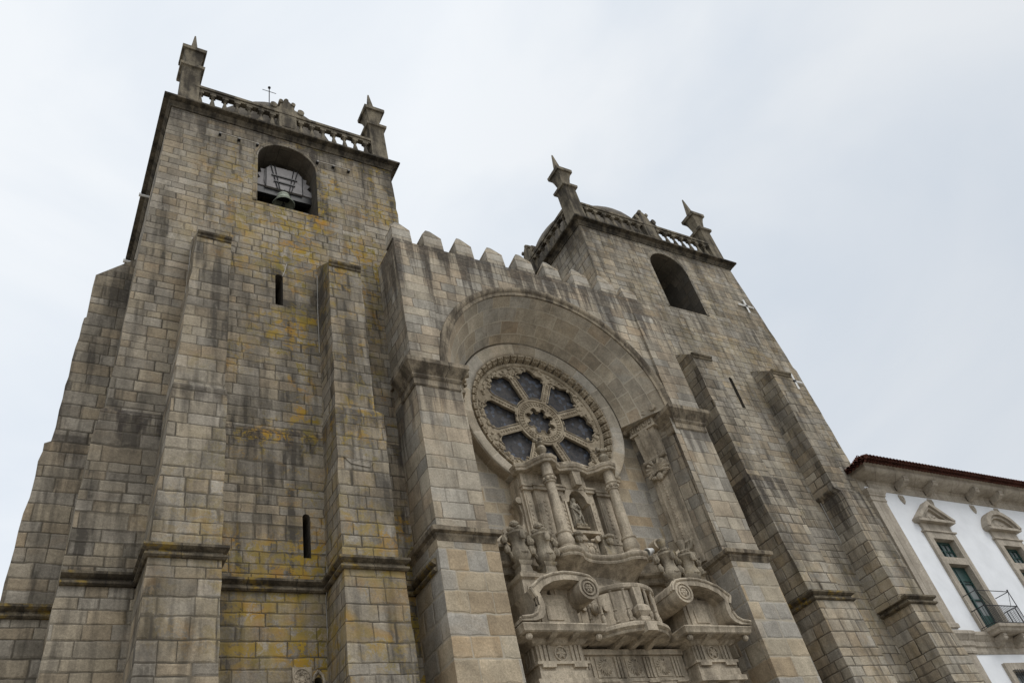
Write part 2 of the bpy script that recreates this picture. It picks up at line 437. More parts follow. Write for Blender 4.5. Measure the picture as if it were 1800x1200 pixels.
# ------------------------------------------------------------------ mesh helpers
class MB:
    def __init__(s):
        s.bm = bmesh.new()
        s.l = s.bm.loops.layers.uv.new('UVMap')

    def poly(s, pts, uv=None):
        vs = [s.bm.verts.new(p) for p in pts]
        try:
            f = s.bm.faces.new(vs)
        except ValueError:
            return
        if uv is None:
            f.normal_update()
            n = f.normal
            ax, ay, az = abs(n.x), abs(n.y), abs(n.z)
            if az > max(ax, ay) * 1.2:
                g = lambda q: (q[0], q[1])
            elif ax > ay:
                g = lambda q: (q[1] + 0.37, q[2])
            else:
                g = lambda q: (q[0], q[2])
            uv = [g(q) for q in pts]
        for lp, c in zip(f.loops, uv):
            lp[s.l].uv = c

    def box(s, x0, x1, y0, y1, z0, z1):
        s.loft([(z0, x0, x1, y0, y1), (z1, x0, x1, y0, y1)])

    def loft(s, lv, cap0=True, cap1=True):
        R = [[(a, c, z), (b, c, z), (b, d, z), (a, d, z)] for z, a, b, c, d in lv]
        for p, q in zip(R, R[1:]):
            for i in range(4):
                j = (i + 1) % 4
                pts = [p[i], p[j], q[j], q[i]]
                # drop collapsed edges
                u = [pts[k] for k in range(4) if (Vector(pts[k]) - Vector(pts[k - 1])).length > 1e-5]
                if len(u) > 2:
                    s.poly(u)
        if cap0:
            s.poly(R[0][::-1])
        if cap1:
            s.poly(R[-1])

    def prism(s, pts, y0, y1, ax='y'):
        """2-D outline extruded; ax='y': outline in x,z; 'x': in y,z; 'z': in x,y"""
        f = {'y': lambda p, t: (p[0], t, p[1]), 'x': lambda p, t: (t, p[0], p[1]), 'z': lambda p, t: (p[0], p[1], t)}[ax]
        n = len(pts)
        tri = tessellate_polygon([[Vector((p[0], p[1], 0)) for p in pts]])
        for a, b, c in tri:
            for t in (y0, y1):
                s.poly([f(pts[a], t), f(pts[b], t), f(pts[c], t)])
        for i in range(n):
            j = (i + 1) % n
            s.poly([f(pts[i], y0), f(pts[j], y0), f(pts[j], y1), f(pts[i], y1)])

    def lathe(s, prof, cx=0, cy=0, cz=0, n=16, sq=None, a0=0.0, a1=2 * pi):
        full = abs(a1 - a0 - 2 * pi) < 1e-6
        for i in range(n):
            t0, t1 = a0 + (a1 - a0) * i / n, a0 + (a1 - a0) * (i + 1) / n
            for (r0, z0), (r1, z1) in zip(prof, prof[1:]):
                k = lambda r, t, z: (cx + r * cos(t), cy + r * sin(t), cz + z)
                pts = [k(r0, t0, z0), k(r0, t1, z0), k(r1, t1, z1), k(r1, t0, z1)]
                u = [pts[q] for q in range(4) if (Vector(pts[q]) - Vector(pts[q - 1])).length > 1e-6]
                if len(u) > 2:
                    s.poly(u)

    def ring(s, prof, cx, cz, a0=0.0, a1=2 * pi, n=64, polar=True):
        """profile (r, y) swept about the y axis through (cx, cz)"""
        acc = [0.0]
        for (r0, y0), (r1, y1) in zip(prof, prof[1:]):
            acc.append(acc[-1] + math.hypot(r1 - r0, y1 - y0))
        rm = sum(r for r, _ in prof) / len(prof)
        for i in range(n):
            t0, t1 = a0 + (a1 - a0) * i / n, a0 + (a1 - a0) * (i + 1) / n
            for k in range(len(prof) - 1):
                (r0, y0), (r1, y1) = prof[k], prof[k + 1]
                f = lambda r, t, y: (cx + r * cos(t), y, cz + r * sin(t))
                s.poly([f(r0, t0, y0), f(r0, t1, y0), f(r1, t1, y1), f(r1, t0, y1)],
                       [(t0 * rm, acc[k]), (t1 * rm, acc[k]), (t1 * rm, acc[k + 1]), (t0 * rm, acc[k + 1])] if polar else None)

    def tube(s, path, r, n=6, caps=True):
        P = [Vector(p) for p in path]
        R = r if isinstance(r, (list, tuple)) else [r] * len(P)
        rings = []
        for i, p in enumerate(P):
            d = (P[min(i + 1, len(P) - 1)] - P[max(i - 1, 0)]).normalized()
            a = d.cross(Vector((0, 0, 1)))
            if a.length < 1e-3:
                a = d.cross(Vector((1, 0, 0)))
            a.normalize()
            b = d.cross(a)
            rings.append([tuple(p + R[i] * (cos(2 * pi * k / n) * a + sin(2 * pi * k / n) * b)) for k in range(n)])
        for A, B in zip(rings, rings[1:]):
            for k in range(n):
                j = (k + 1) % n
                s.poly([A[k], A[j], B[j], B[k]])
        if caps:
            s.poly(rings[0])
            s.poly(rings[-1])

    def mould(s, path, prof, z, closed=False):
        """profile (out, dz) run along a plan path, mitred; 'out' lies to the right of travel"""
        P = [Vector((a, b)) for a, b in path]
        n = len(P)
        offs = []
        for i in range(n):
            def nrm(a, b):
                d = (b - a).normalized()
                return Vector((d.y, -d.x))
            n0 = nrm(P[i - 1], P[i]) if (closed or i > 0) else None
            n1 = nrm(P[i], P[(i + 1) % n]) if (closed or i < n - 1) else None
            if n0 is None:
                o = n1
            elif n1 is None:
                o = n0
            else:
                o = (n0 + n1)
                o = o / max(0.2, o.dot(n0))
            offs.append(o)
        acc = 0.0
        for i in range(n if closed else n - 1):
            j = (i + 1) % n
            ln = (P[j] - P[i]).length
            va = 0.0
            for (a, za), (b, zb) in zip(prof, prof[1:]):
                vb = va + math.hypot(b - a, zb - za)
                q = [P[i] + offs[i] * a, P[j] + offs[j] * a, P[j] + offs[j] * b, P[i] + offs[i] * b]
                zz = (za, za, zb, zb)
                s.poly([(c.x, c.y, z + h) for c, h in zip(q, zz)], [(acc, va), (acc + ln, va), (acc + ln, vb), (acc, vb)])
                va = vb
            acc += ln
        if not closed:
            for i in (0, n - 1):
                pts = [(*(P[i] + offs[i] * a), z + h) for a, h in prof]
                s.poly([(a, b, c) for a, b, c in pts])

    def lump(s, c, r, seg=6, rings=4):
        rx, ry, rz = r if isinstance(r, tuple) else (r, r, r)
        for i in range(rings):
            a0, a1 = -pi / 2 + pi * i / rings, -pi / 2 + pi * (i + 1) / rings
            for k in range(seg):
                t0, t1 = 2 * pi * k / seg, 2 * pi * (k + 1) / seg
                f = lambda a, t: (c[0] + rx * cos(a) * cos(t), c[1] + ry * cos(a) * sin(t), c[2] + rz * sin(a))
                pts = [f(a0, t0), f(a0, t1), f(a1, t1), f(a1, t0)]
                u = [pts[q] for q in range(4) if (Vector(pts[q]) - Vector(pts[q - 1])).length > 1e-6]
                if len(u) > 2:
                    s.poly(u)

    def xf(s, mat):
        bmesh.ops.transform(s.bm, matrix=mat, verts=s.bm.verts)
        return s

    def build(s, name, mat, parent=None, smooth=32, inv=None):
        bm = s.bm
        bmesh.ops.remove_doubles(bm, verts=bm.verts, dist=2e-4)
        bmesh.ops.recalc_face_normals(bm, faces=bm.faces)
        lim = rad(smooth)
        for e in bm.edges:
            e.smooth = len(e.link_faces) == 2 and e.calc_face_angle(4) < lim
        for f in bm.faces:
            f.smooth = True
        me = bpy.data.meshes.new(name)
        bm.to_mesh(me)
        bm.free()
        me.materials.append(M_[mat] if isinstance(mat, str) else mat)
        o = bpy.data.objects.new(name, me)
        COL.objects.link(o)
        if parent is not None:
            o.parent = parent
            if parent.type == 'EMPTY':
                o.matrix_parent_inverse = Matrix.Translation(-parent.location)
        return o


def thing(name, label, cat, loc=(0, 0, 0), group=None):
    o = bpy.data.objects.new(name, None)
    COL.objects.link(o)
    o.location = loc
    o.empty_display_size = 0.3
    return tag(o, label, cat, group)


def tag(o, label, cat, group=None):
    o['label'] = label
    o['category'] = cat
    if group:
        o['group'] = group
    return o


def copy_of(o, parent=None, loc=None, rotz=0.0):
    c = o.copy()
    COL.objects.link(c)
    if parent is not None:
        c.parent = parent
        c.matrix_parent_inverse = o.matrix_parent_inverse
    if loc is not None:
        c.location = loc
    c.rotation_euler = (0, 0, rotz)
    return c


def lerp(tab, z):
    if z <= tab[0][0]:
        return tab[0][1]
    for (a, va), (b, vb) in zip(tab, tab[1:]):
        if z <= b:
            return va + (vb - va) * (z - a) / (b - a)
    return tab[-1][1]


def band_wall(mb, z0, z1, xl, xr, yf, holes, extra=(), rev=None):
    """front wall with round-headed holes (cx, half width, z sill, z spring, reveal depth)"""
    zs = {round(z0, 3), round(z1, 3)}
    for tab in (xl, xr, yf):
        zs |= {round(a, 3) for a, _ in tab if z0 < a < z1}
    for cx, hw, za, zb, dep in holes:
        zs |= {round(za, 3), round(zb, 3)} | {round(zb + hw * sin(k * pi / 2 / 12), 3) for k in range(1, 13)}
    zs |= {round(e, 3) for e in extra}
    zs = sorted(z for z in zs if z0 <= z <= z1)

    def half(h, z):
        cx, hw, za, zb, dep = h
        if z <= zb:
            return hw
        return math.sqrt(max(0.0, hw * hw - (z - zb) ** 2))
    for a, b in zip(zs, zs[1:]):
        mid = (a + b) / 2
        act = sorted([h for h in holes if h[2] < mid < h[3] + h[1]], key=lambda h: h[0])
        ea = [lerp(xl, a)] + [e for h in act for e in (h[0] - half(h, a), h[0] + half(h, a))] + [lerp(xr, a)]
        eb = [lerp(xl, b)] + [e for h in act for e in (h[0] - half(h, b), h[0] + half(h, b))] + [lerp(xr, b)]
        ya, yb = lerp(yf, a), lerp(yf, b)
        for i in range(0, len(ea), 2):
            mb.poly([(ea[i], ya, a), (ea[i + 1], ya, a), (eb[i + 1], yb, b), (eb[i], yb, b)])
        for k, h in enumerate(act):
            for sgn, i in ((0, 2 * k + 1), (1, 2 * k + 2)):
                d = h[4]
                th0 = math.acos(max(-1, min(1, (a - h[3]) / h[1]))) * h[1] if a > h[3] else a - h[3]
                P4 = [(ea[i], ya, a), (ea[i], ya + d, a), (eb[i], yb + d, b), (eb[i], yb, b)]
                al = lambda z: h[3] + h[1] * math.asin(min(1, max(0, (z - h[3]) / h[1]))) if z > h[3] else z
                (rev[holes.index(h)] if rev else mb).poly(P4, [(ya, al(a)), (ya + d, al(a)), (yb + d, al(b)), (yb, al(b))])
    for hi, (cx, hw, za, zb, dep) in enumerate(holes):
        y = lerp(yf, za)
        (rev[hi] if rev else mb).poly([(cx - hw, y, za), (cx + hw, y, za), (cx + hw, y + dep, za), (cx - hw, y + dep, za)])


# ------------------------------------------------------------------ ground
g = MB()
g.poly([(-700, -700, 0), (700, -700, 0), (700, 700, 0), (-700, 700, 0)])
gr = g.build('ground', 'paving')
gr['kind'] = 'structure'

# ------------------------------------------------------------------ cathedral
cath = thing('cathedral', 'grey granite cathedral with two square bell towers, rose window and baroque portal', 'cathedral', (16.3, 0, 0))

STRING = [(0, 0), (0.07, 0.0), (0.12, 0.04), (0.115, 0.10), (0.03, 0.14), (0.02, 0.19), (0.09, 0.22), (0.16, 0.27), (0.155, 0.34), (0.07, 0.38), (0, 0.42)]
CORN = [(0, 0), (0.05, 0.0), (0.07, 0.10), (0.14, 0.17), (0.17, 0.24), (0.33, 0.30), (0.37, 0.32), (0.37, 0.42), (0.28, 0.46), (0, 0.50)]


def baluster_mesh():
    b = MB()
    b.box(-0.12, 0.12, -0.10, 0.10, 0.0, 0.10)
    b.lathe([(0.07, 0.10), (0.12, 0.22), (0.135, 0.36), (0.10, 0.58), (0.062, 0.80), (0.058, 0.88), (0.09, 0.92), (0.06, 0.96), (0.10, 1.02), (0.10, 1.05)], n=10)
    b.box(-0.13, 0.13, -0.11, 0.11, 1.05, 1.20)
    return b


def pinnacle_mesh():
    b = MB()
    lv = [(0, .55), (.30, .55), (.36, .45), (2.68, .43), (2.76, .48), (2.80, .57), (2.96, .59), (3.00, .50), (3.02, .34), (3.14, .34), (3.16, .31), (3.34, .31),
          (3.44, .33), (3.72, .38), (3.98, .46), (4.08, .49), (4.10, .59), (4.32, .60), (4.36, .52), (4.38, .38), (4.52, .38), (4.54, .22)]
    b.loft([(z, -h, h, -h, h) for z, h in lv])
    b.loft([(4.54, -.2, .2, -.2, .2), (6.08, -.035, .035, -.035, .035), (6.13, -.01, .01, -.01, .01)])
    b.xf(Matrix.Diagonal((.88, .88, 1.065, 1)))
    return b


def crest_mesh():
    """scrolled crest that stands on the middle block of a balustrade"""
    b = MB()
    b.prism([(-.85, 0), (.85, 0), (.80, .14), (.55, .20), (.38, .30), (.30, .62), (.16, .78), (0, .92), (-.16, .78), (-.30, .62), (-.38, .30), (-.55, .20), (-.80, .14)], -.14, .14)
    for sx in (-1, 1):
        b.tube([(sx * .66, -.2, .28), (sx * .66, .2, .28)], .17, 10)
        b.tube([(sx * .30, -.19, .70), (sx * .30, .19, .70)], .11, 8)
    b.lump((0, 0, 1.0), .13, 8, 5)
    b.xf(Matrix.Diagonal((.95, 1.0, 1.2, 1)))
    return b


def rough_tab(tab, amp, step=.46, seed=1):
    r = random.Random(seed)
    out = list(tab)
    z = tab[0][0] + step
    while z < tab[-1][0] - .3:
        if all(abs(z - a) > .2 for a, _ in tab):
            out.append((z, lerp(tab, z) + r.uniform(-amp, amp)))
        z += step * r.uniform(.8, 1.2)
    return sorted(out)


def rough_levels(lv, amp, step=.48, seed=1):
    """lv: (z, x0, x1, y); adds slightly irregular courses between the given levels"""
    r = random.Random(seed)
    out = []
    for A, B in zip(lv, lv[1:]):
        out.append(A)
        z = A[0] + step * r.uniform(.7, 1.1)
        while z < B[0] - .2:
            t = (z - A[0]) / (B[0] - A[0])
            out.append((z,) + tuple(a + (b - a) * t + r.uniform(-amp, amp) * (.5 if k == 2 else 1) for k, (a, b) in enumerate(zip(A[1:], B[1:]))))
            z += step * r.uniform(.8, 1.2)
    return out + [lv[-1]]


def tower(mat, bmat, xl, xr, yf, opening, slits, cx, dep, zc, front_n, buttresses, side_buttress=None, strings=(), pin_dx=0.0):
    holes = [opening] + slits
    xl, xr = rough_tab(xl, .03, seed=int(cx)), rough_tab(xr, .03, seed=int(cx) + 9)
    mb = MB()
    zt = zc
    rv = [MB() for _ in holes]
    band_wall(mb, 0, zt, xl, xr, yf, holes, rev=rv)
    zz = sorted({0, zt} | {a for t in (xl, xr, yf) for a, _ in t if a < zt})
    for a, b in zip(zz, zz[1:]):
        for tab in (xl, xr):
            mb.poly([(lerp(tab, a), lerp(yf, a), a), (lerp(tab, a), dep, a), (lerp(tab, b), dep, b), (lerp(tab, b), lerp(yf, b), b)])
        mb.poly([(lerp(xl, a), dep, a), (lerp(xr, a), dep, a), (lerp(xr, b), dep, b), (lerp(xl, b), dep, b)])
    x0, x1 = lerp(xl, zt), lerp(xr, zt)
    y0 = lerp(yf, zt)
    mb.poly([(x0, y0, zt), (x1, y0, zt), (x1, dep, zt), (x0, dep, zt)])
    tw = mb.build('bell_tower', mat, cath)
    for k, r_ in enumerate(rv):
        r_.build('opening_vault' if k == 0 else 'slit_window', 'dark_reveal', tw)
    # cornice
    c = MB()
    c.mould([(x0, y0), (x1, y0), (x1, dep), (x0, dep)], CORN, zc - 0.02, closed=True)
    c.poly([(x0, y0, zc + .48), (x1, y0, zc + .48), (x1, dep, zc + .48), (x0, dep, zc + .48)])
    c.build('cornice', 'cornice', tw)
    # balustrade
    zb = zc + 0.49
    ins = 0.0
    ax0, ax1, ay0, ay1 = x0 + ins, x1 - ins, y0 + ins, dep - ins
    hp = 0.40
    pl, rl = MB(), MB()
    ym, xm = (ay0 + ay1) / 2, (ax0 + ax1) / 2
    runs = [((ax0 + 2 * hp, ay0 + .17), (ax1 - 2 * hp, ay0 + .17)), ((ax1 - .17, ay0 + 2 * hp), (ax1 - .17, ay1 - 2 * hp)),
            ((ax0 + 2 * hp, ay1 - .17), (ax1 - 2 * hp, ay1 - .17)), ((ax0 + .17, ay0 + 2 * hp), (ax0 + .17, ay1 - 2 * hp))]
    bal0 = None
    cr0 = None
    for ri, ((xa, ya), (xb, yb)) in enumerate(runs):
        hx = 0.13 if xa == xb else 0
        hy = 0.13 if ya == yb else 0
        pl.box(xa - hx, xb + hx, ya - hy, yb + hy, zb, zb + .28)
        rl.box(xa - hx * .9, xb + hx * .9, ya - hy * .9, yb + hy * .9, zb + 1.47, zb + 1.60)
        rl.box(xa - hx * 1.35, xb + hx * 1.35, ya - hy * 1.35, yb + hy * 1.35, zb + 1.60, zb + 1.76)
        ln = math.hypot(xb - xa, yb - ya)
        mx, my = (xa + xb) / 2, (ya + yb) / 2
        blk = MB()
        bw = .39
        if hy:
            blk.box(mx - bw, mx + bw, ya - .215, ya + .215, zb + .28, zb + 1.47)
            blk.box(mx - bw + .12, mx + bw - .12, ya - .235, ya - .2, zb + .5, zb + 1.3)
        else:
            blk.box(xa - .215, xa + .215, my - bw, my + bw, zb + .28, zb + 1.47)
        blk.build('balustrade_block', 'pinnacle', tw)
        rz = 0 if hy else pi / 2
        if cr0 is None:
            cr0 = crest_mesh().build('crest', 'pinnacle', tw)
            cr0.location = (mx, my, zb + 1.76)
        else:
            copy_of(cr0, tw, (mx, my, zb + 1.76), rz)
        nb = front_n if hy else max(3, int(round(front_n * (ln / 2 - bw) / ((ax1 - ax0 - 4 * hp) / 2 - bw))))
        for half in (0, 1):
            for k in range(nb):
                t0, t1 = (0.0, ln / 2 - bw) if half == 0 else (ln / 2 + bw, ln)
                t = t0 + (t1 - t0) * (k + 0.5) / nb
                loc = (xa + (xb - xa) * t / ln, ya + (yb - ya) * t / ln, zb + .28)
                if bal0 is None:
                    bal0 = baluster_mesh().build('baluster', 'pinnacle', tw)
                    bal0.location = loc
                else:
                    copy_of(bal0, tw, loc)
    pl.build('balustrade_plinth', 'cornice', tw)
    rl.build('balustrade_rail', 'pinnacle', tw)
    p0 = None
    for px_, py_ in ((ax0 + hp + pin_dx, ay0 + hp), (ax1 - hp, ay0 + hp), (ax0 + hp + pin_dx, ay1 - hp), (ax1 - hp, ay1 - hp)):
        if p0 is None:
            p0 = pinnacle_mesh().build('pinnacle', 'pinnacle', tw)
            p0.location = (px_, py_, zb)
        else:
            copy_of(p0, tw, (px_, py_, zb))
    # dome
    d = MB()
    rr = 3.85
    dcx, dcy = cx, (y0 + dep) / 2
    d.lathe([(rr + .1, zc + .45), (rr + .1, zc + 3.0), (rr, zc + 3.1)] + [(rr * cos(a * pi / 2 / 14), zc + 3.15 + rr * sin(a * pi / 2 / 14)) for a in range(0, 15)], dcx, dcy, 0, 48)
    dm = d.build('dome', 'dome', tw)
    # opening moulding
    ocx, ohw, oz0, oz1, od = opening
    m = MB()
    yy = lerp(yf, oz1)
    prof = [(ohw, yy + .02), (ohw, yy - .03), (ohw + .06, yy - .055), (ohw + .11, yy - .03), (ohw + .14, yy - .045), (ohw + .18, yy - .02), (ohw + .19, yy + .02)]
    m.ring(prof, ocx, oz1, 0, pi, 28)
    for sx in (-1, 1):
        for (ra, ya), (rb, yb) in zip(prof, prof[1:]):
            m.poly([(ocx + sx * ra, ya, oz0), (ocx + sx * rb, yb, oz0), (ocx + sx * rb, yb, oz1), (ocx + sx * ra, ya, oz1)])
    m.build('opening_surround', bmat, tw)
    # buttresses
    for lv, top in buttresses:
        b = MB()
        R = [(z, a, c, y, 0.3) for z, a, c, y in rough_levels(lv, .022, seed=int(lv[0][1] * 10))]
        zt_, a, c, y = lv[-1]
        b.loft(R)
        # sloping cap back to the wall
        b.prism([(y, zt_), (0.3, zt_), (0.3, zt_ + top), (0.12, zt_ + top)], a, c, 'x')
        bo = b.build('buttress', bmat, tw)
        cp = MB()
        cp.mould([(a - .0, y), (c + .0, y)], [(-.02, -.22), (.05, -.20), (.07, -.13), (.04, -.10), (.10, -.05), (.12, .03), (.03, .07), (-.02, .08)], zt_)
        cp.build('buttress_cap', 'trim', tw)
    if side_buttress:
        for yb0, yb1 in side_buttress['y']:
            b = MB()
            lv = side_buttress['lv']
            b.loft([(z, a, 2.2, yb0, yb1) for z, a in rough_tab(lv, .03, seed=5)])
            zt_, a = lv[-1]
            b.prism([(a, zt_), (2.2, zt_), (2.2, zt_ + 1.25 * (2.2 - a) / 1.2)], yb0, yb1)
            b.build('buttress', bmat, tw)
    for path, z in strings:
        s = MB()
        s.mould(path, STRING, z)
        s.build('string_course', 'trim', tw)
    return tw, dm, (dcx, dcy, zc + 3.15 + rr)


T1xl = [(0, .25), (9.7, .48), (11.8, .56), (15.2, .68), (16.8, .78), (17.0, .92), (20.3, 1.02), (23.1, 1.12), (32.7, 1.47)]
T1xr = [(0, 11.2), (32.7, 11.12)]
T1yf = [(0, 0.05), (16.75, 0.05), (16.95, 0.14), (32.7, 0.14)]
t1, dome1, top1 = tower(
    'left', 'left_buttress', T1xl, T1xr, T1yf, (6.23, 1.24, 27.98, 30.95, 1.6),
    [(5.84, .14, 22.42, 23.85, .8), (6.54, .11, 12.57, 13.86, .8), (6.72, .10, 7.9, 9.18, .6)],
    6.5, 9.6, 32.72, 7,
    [([(0, 1.80, 4.0, -1.62), (8.6, 2.16, 3.93, -1.60), (11.75, 2.24, 3.90, -1.53), (11.76, 2.27, 3.92, -1.40), (17.0, 2.42, 3.90, -1.28), (17.2, 2.46, 3.86, -1.15), (23.9, 2.74, 3.86, -1.03)], .9),
     ([(0, 6.90, 8.85, -1.50), (8.6, 6.96, 8.78, -1.48), (11.75, 7.02, 8.74, -1.42), (11.76, 7.05, 8.66, -1.30), (17.05, 7.16, 8.76, -1.18), (17.25, 7.2, 8.50, -1.10), (23.95, 7.33, 8.54, -1.03)], .9)],
    {'y': [(1.9, 3.6), (5.1, 6.6)], 'lv': [(0, -.8), (11.8, -.62), (16.75, -.42), (16.85, -.26), (21.8, -.08), (21.9, .0), (23.9, 0.0)]},
    [([(.55, 0.05), (2.26, 0.05)], 11.52), ([(2.25, .05), (2.25, -1.53), (3.90, -1.53), (3.90, .05)], 11.52), ([(3.9, .05), (7.03, .05)], 11.52),
     ([(7.03, .05), (7.03, -1.42), (8.74, -1.42), (8.74, .05)], 11.52), ([(8.74, .05), (10.2, .05)], 11.52), ([(-.62, 3.6), (-.62, 1.9), (.55, 1.9)], 11.52)], pin_dx=.2)
T2xl = [(0, 21.7), (32.7, 21.82)]
T2xr = [(0, 34.6), (12, 34.3), (19.7, 34.0), (25.2, 33.78), (25.4, 33.64), (26.6, 33.55), (32.7, 32.76)]
T2yf = [(0, 0.0), (16.1, 0.0), (16.3, 0.05), (32.8, 0.05)]
t2, dome2, top2 = tower(
    'right', 'right_buttress', T2xl, T2xr, T2yf, (27.34, 1.29, 27.96, 31.1, 2.6),
    [(28.05, .11, 21.65, 23.45, .8)],
    26.8, 9.6, 32.86, 7,
    [([(0, 24.9, 27.3, -1.55), (9, 24.8, 26.95, -1.50), (11.4, 24.82, 26.85, -1.45), (11.41, 24.85, 26.66, -1.32), (16.7, 24.62, 26.58, -1.18), (16.85, 24.66, 26.02, -1.1), (23.4, 24.62, 25.82, -1.03)], .9),
     ([(0, 30.3, 32.7, -1.55), (9, 30.3, 32.1, -1.50), (11.4, 30.25, 31.85, -1.45), (11.41, 30.0, 31.66, -1.32), (16.55, 30.04, 31.35, -1.2), (16.7, 29.86, 31.05, -1.1), (23.5, 29.88, 31.2, -1.03)], .9)],
    None,
    [([(24.82, .05), (24.82, -1.43), (26.84, -1.43), (26.84, .05)], 11.18), ([(30.2, .05), (30.2, -1.43), (31.84, -1.43), (31.84, .05)], 11.18)])

# iron cross standing behind the balustrade of the left tower
x, y, z = 5.72, 1.1, 33.2
b = MB()
b.tube([(x, y, z), (x, y, z + 5.05)], .024, 6)
b.tube([(x - .33, y, z + 4.72), (x + .33, y, z + 4.72)], .017, 6)
b.lump((x, y, z + 5.07), .075, 8, 6)
b.build('iron_cross', 'iron', t1)

# ---- low lancet with interlace panel and ship relief (left tower)
b = MB()
b.box(6.05, 6.55, .0, .06, 9.02, 9.52)
for k in range(8):
    a = k * pi / 4
    b.tube([(6.29 + .19 * cos(a), -.01, 9.26 + .19 * sin(a)), (6.29 + .19 * cos(a + 3 * pi / 4), -.01, 9.26 + .19 * sin(a + 3 * pi / 4))], .018, 5)
b.ring([(.24, .0), (.24, -.03), (.20, -.03), (.20, .0)], 6.29, 9.26, 0, 2 * pi, 20)
b.build('interlace_relief', 'carved', t1)
b = MB()
for sx in (-1, 1):
    b.tube([(6.72 + sx * .15, .03, 8.6), (6.72 + sx * .15, .03, 9.18), (6.72 + sx * .10, .03, 9.33), (6.72, .03, 9.44)], .035, 6)
b.build('lancet_surround', 'carved', t1)
b = MB()
yy = -1.20
b.prism([(7.30, 15.22), (7.52, 15.00), (8.10, 14.93), (8.24, 15.12), (8.16, 15.12), (8.05, 15.05), (7.60, 15.08), (7.38, 15.24)], yy - .05, yy + .06)
for xx, h in ((7.62, .30), (7.85, .5), (8.03, .36)):
    b.tube([(xx, yy - .01, 15.06), (xx, yy - .01, 15.1 + h)], .02, 5)
    b.prism([(xx, 15.14), (xx + .16, 15.16), (xx, 15.08 + h)], yy - .03, yy + .05)
b.build('ship_relief', 'left_buttress', t1)

# ------------------------------------------------------------------ gable front between the towers
CX, CZ = 16.1, 19.15
YF = -1.6
b = MB()
band_wall(b, 0, 25.55, [(0, 9.83), (30, 9.83)], [(0, 21.98), (30, 21.98)], [(0, YF), (30, YF)], [(16.08, 4.86, 0.0, CZ, .02)], extra=(5, 10, 15))
b.poly([(9.83, YF, 0), (9.83, .12, 0), (9.83, .12, 25.55), (9.83, YF, 25.55)])
b.poly([(9.83, YF, 25.55), (21.98, YF, 25.55), (21.98, -.72, 25.55), (9.83, -.72, 25.55)])
b.poly([(9.83, -.72, 25.55), (21.98, -.72, 25.55), (21.98, -.72, 24.35), (9.83, -.72, 24.35)])
b.poly([(21.98, YF, 23.5), (21.98, -.0, 23.5), (21.98, -.0, 25.55), (21.98, YF, 25.55)])
front = b.build('gable_wall', 'front', cath)
# pilaster strips above the capitals
b = MB()
b.loft([(19.2, 9.78, 11.06, YF - .07, YF + .1), (25.45, 9.78, 11.06, YF - .05, YF + .1)])
b.build('pilaster_strip', 'front', front)
b = MB()
b.loft([(19.2, 21.22, 22.72, YF - .12, .04), (24.35, 21.22, 22.62, YF - .10, .04), (24.75, 21.22, 22.62, YF + .02, .04)])
b.build('pilaster_strip', 'front', front)
# merlons
mz = 25.54
b = MB()
b.loft([(0, -.42, .42, -.33, .33), (.78, -.40, .40, -.31, .31), (1.40, -.09, .09, -.07, .07), (1.46, -.04, .04, -.03, .03)])
m0 = b.build('merlon', 'front', front)
for i, (mx, dz) in enumerate([(10.2, 0), (11.57, .02), (12.99, -.03), (14.45, .02), (15.9, -.03), (17.3, 0), (18.83, .02), (20.3, 0), (21.52, -.25)]):
    o = m0 if i == 0 else copy_of(m0, front)
    o.location = (mx, -1.27, mz + dz)
    o.scale = (1 + .05 * sin(i * 2.1), 1, 1 + .04 * sin(i * 3.7))
# archivolt
b = MB()
b.ring([(4.84, YF + .02), (4.84, YF - .03), (4.90, YF - .05), (4.98, YF - .04), (5.03, YF - .10), (5.12, YF - .13), (5.20, YF - .12), (5.22, YF - .04), (5.22, YF + .02)], 16.08, CZ, 0, pi, 72)
b.build('archivolt', 'pale_trim', front)
# barrel of the arch, back to the rose wall
b = MB()
b.ring([(4.855, YF + .02), (4.78, YF + .09), (3.70, .02)], 16.08, CZ, 0, pi, 72)
for s_ in (-1, 1):      # springing beds on the two consoles
    b.poly([(16.08 + s_ * r, y, CZ) for r, y in ((4.855, YF + .02), (3.70, .02), (3.70, .5), (4.855, .5))])
b.build('arch_barrel', 'vault', front)

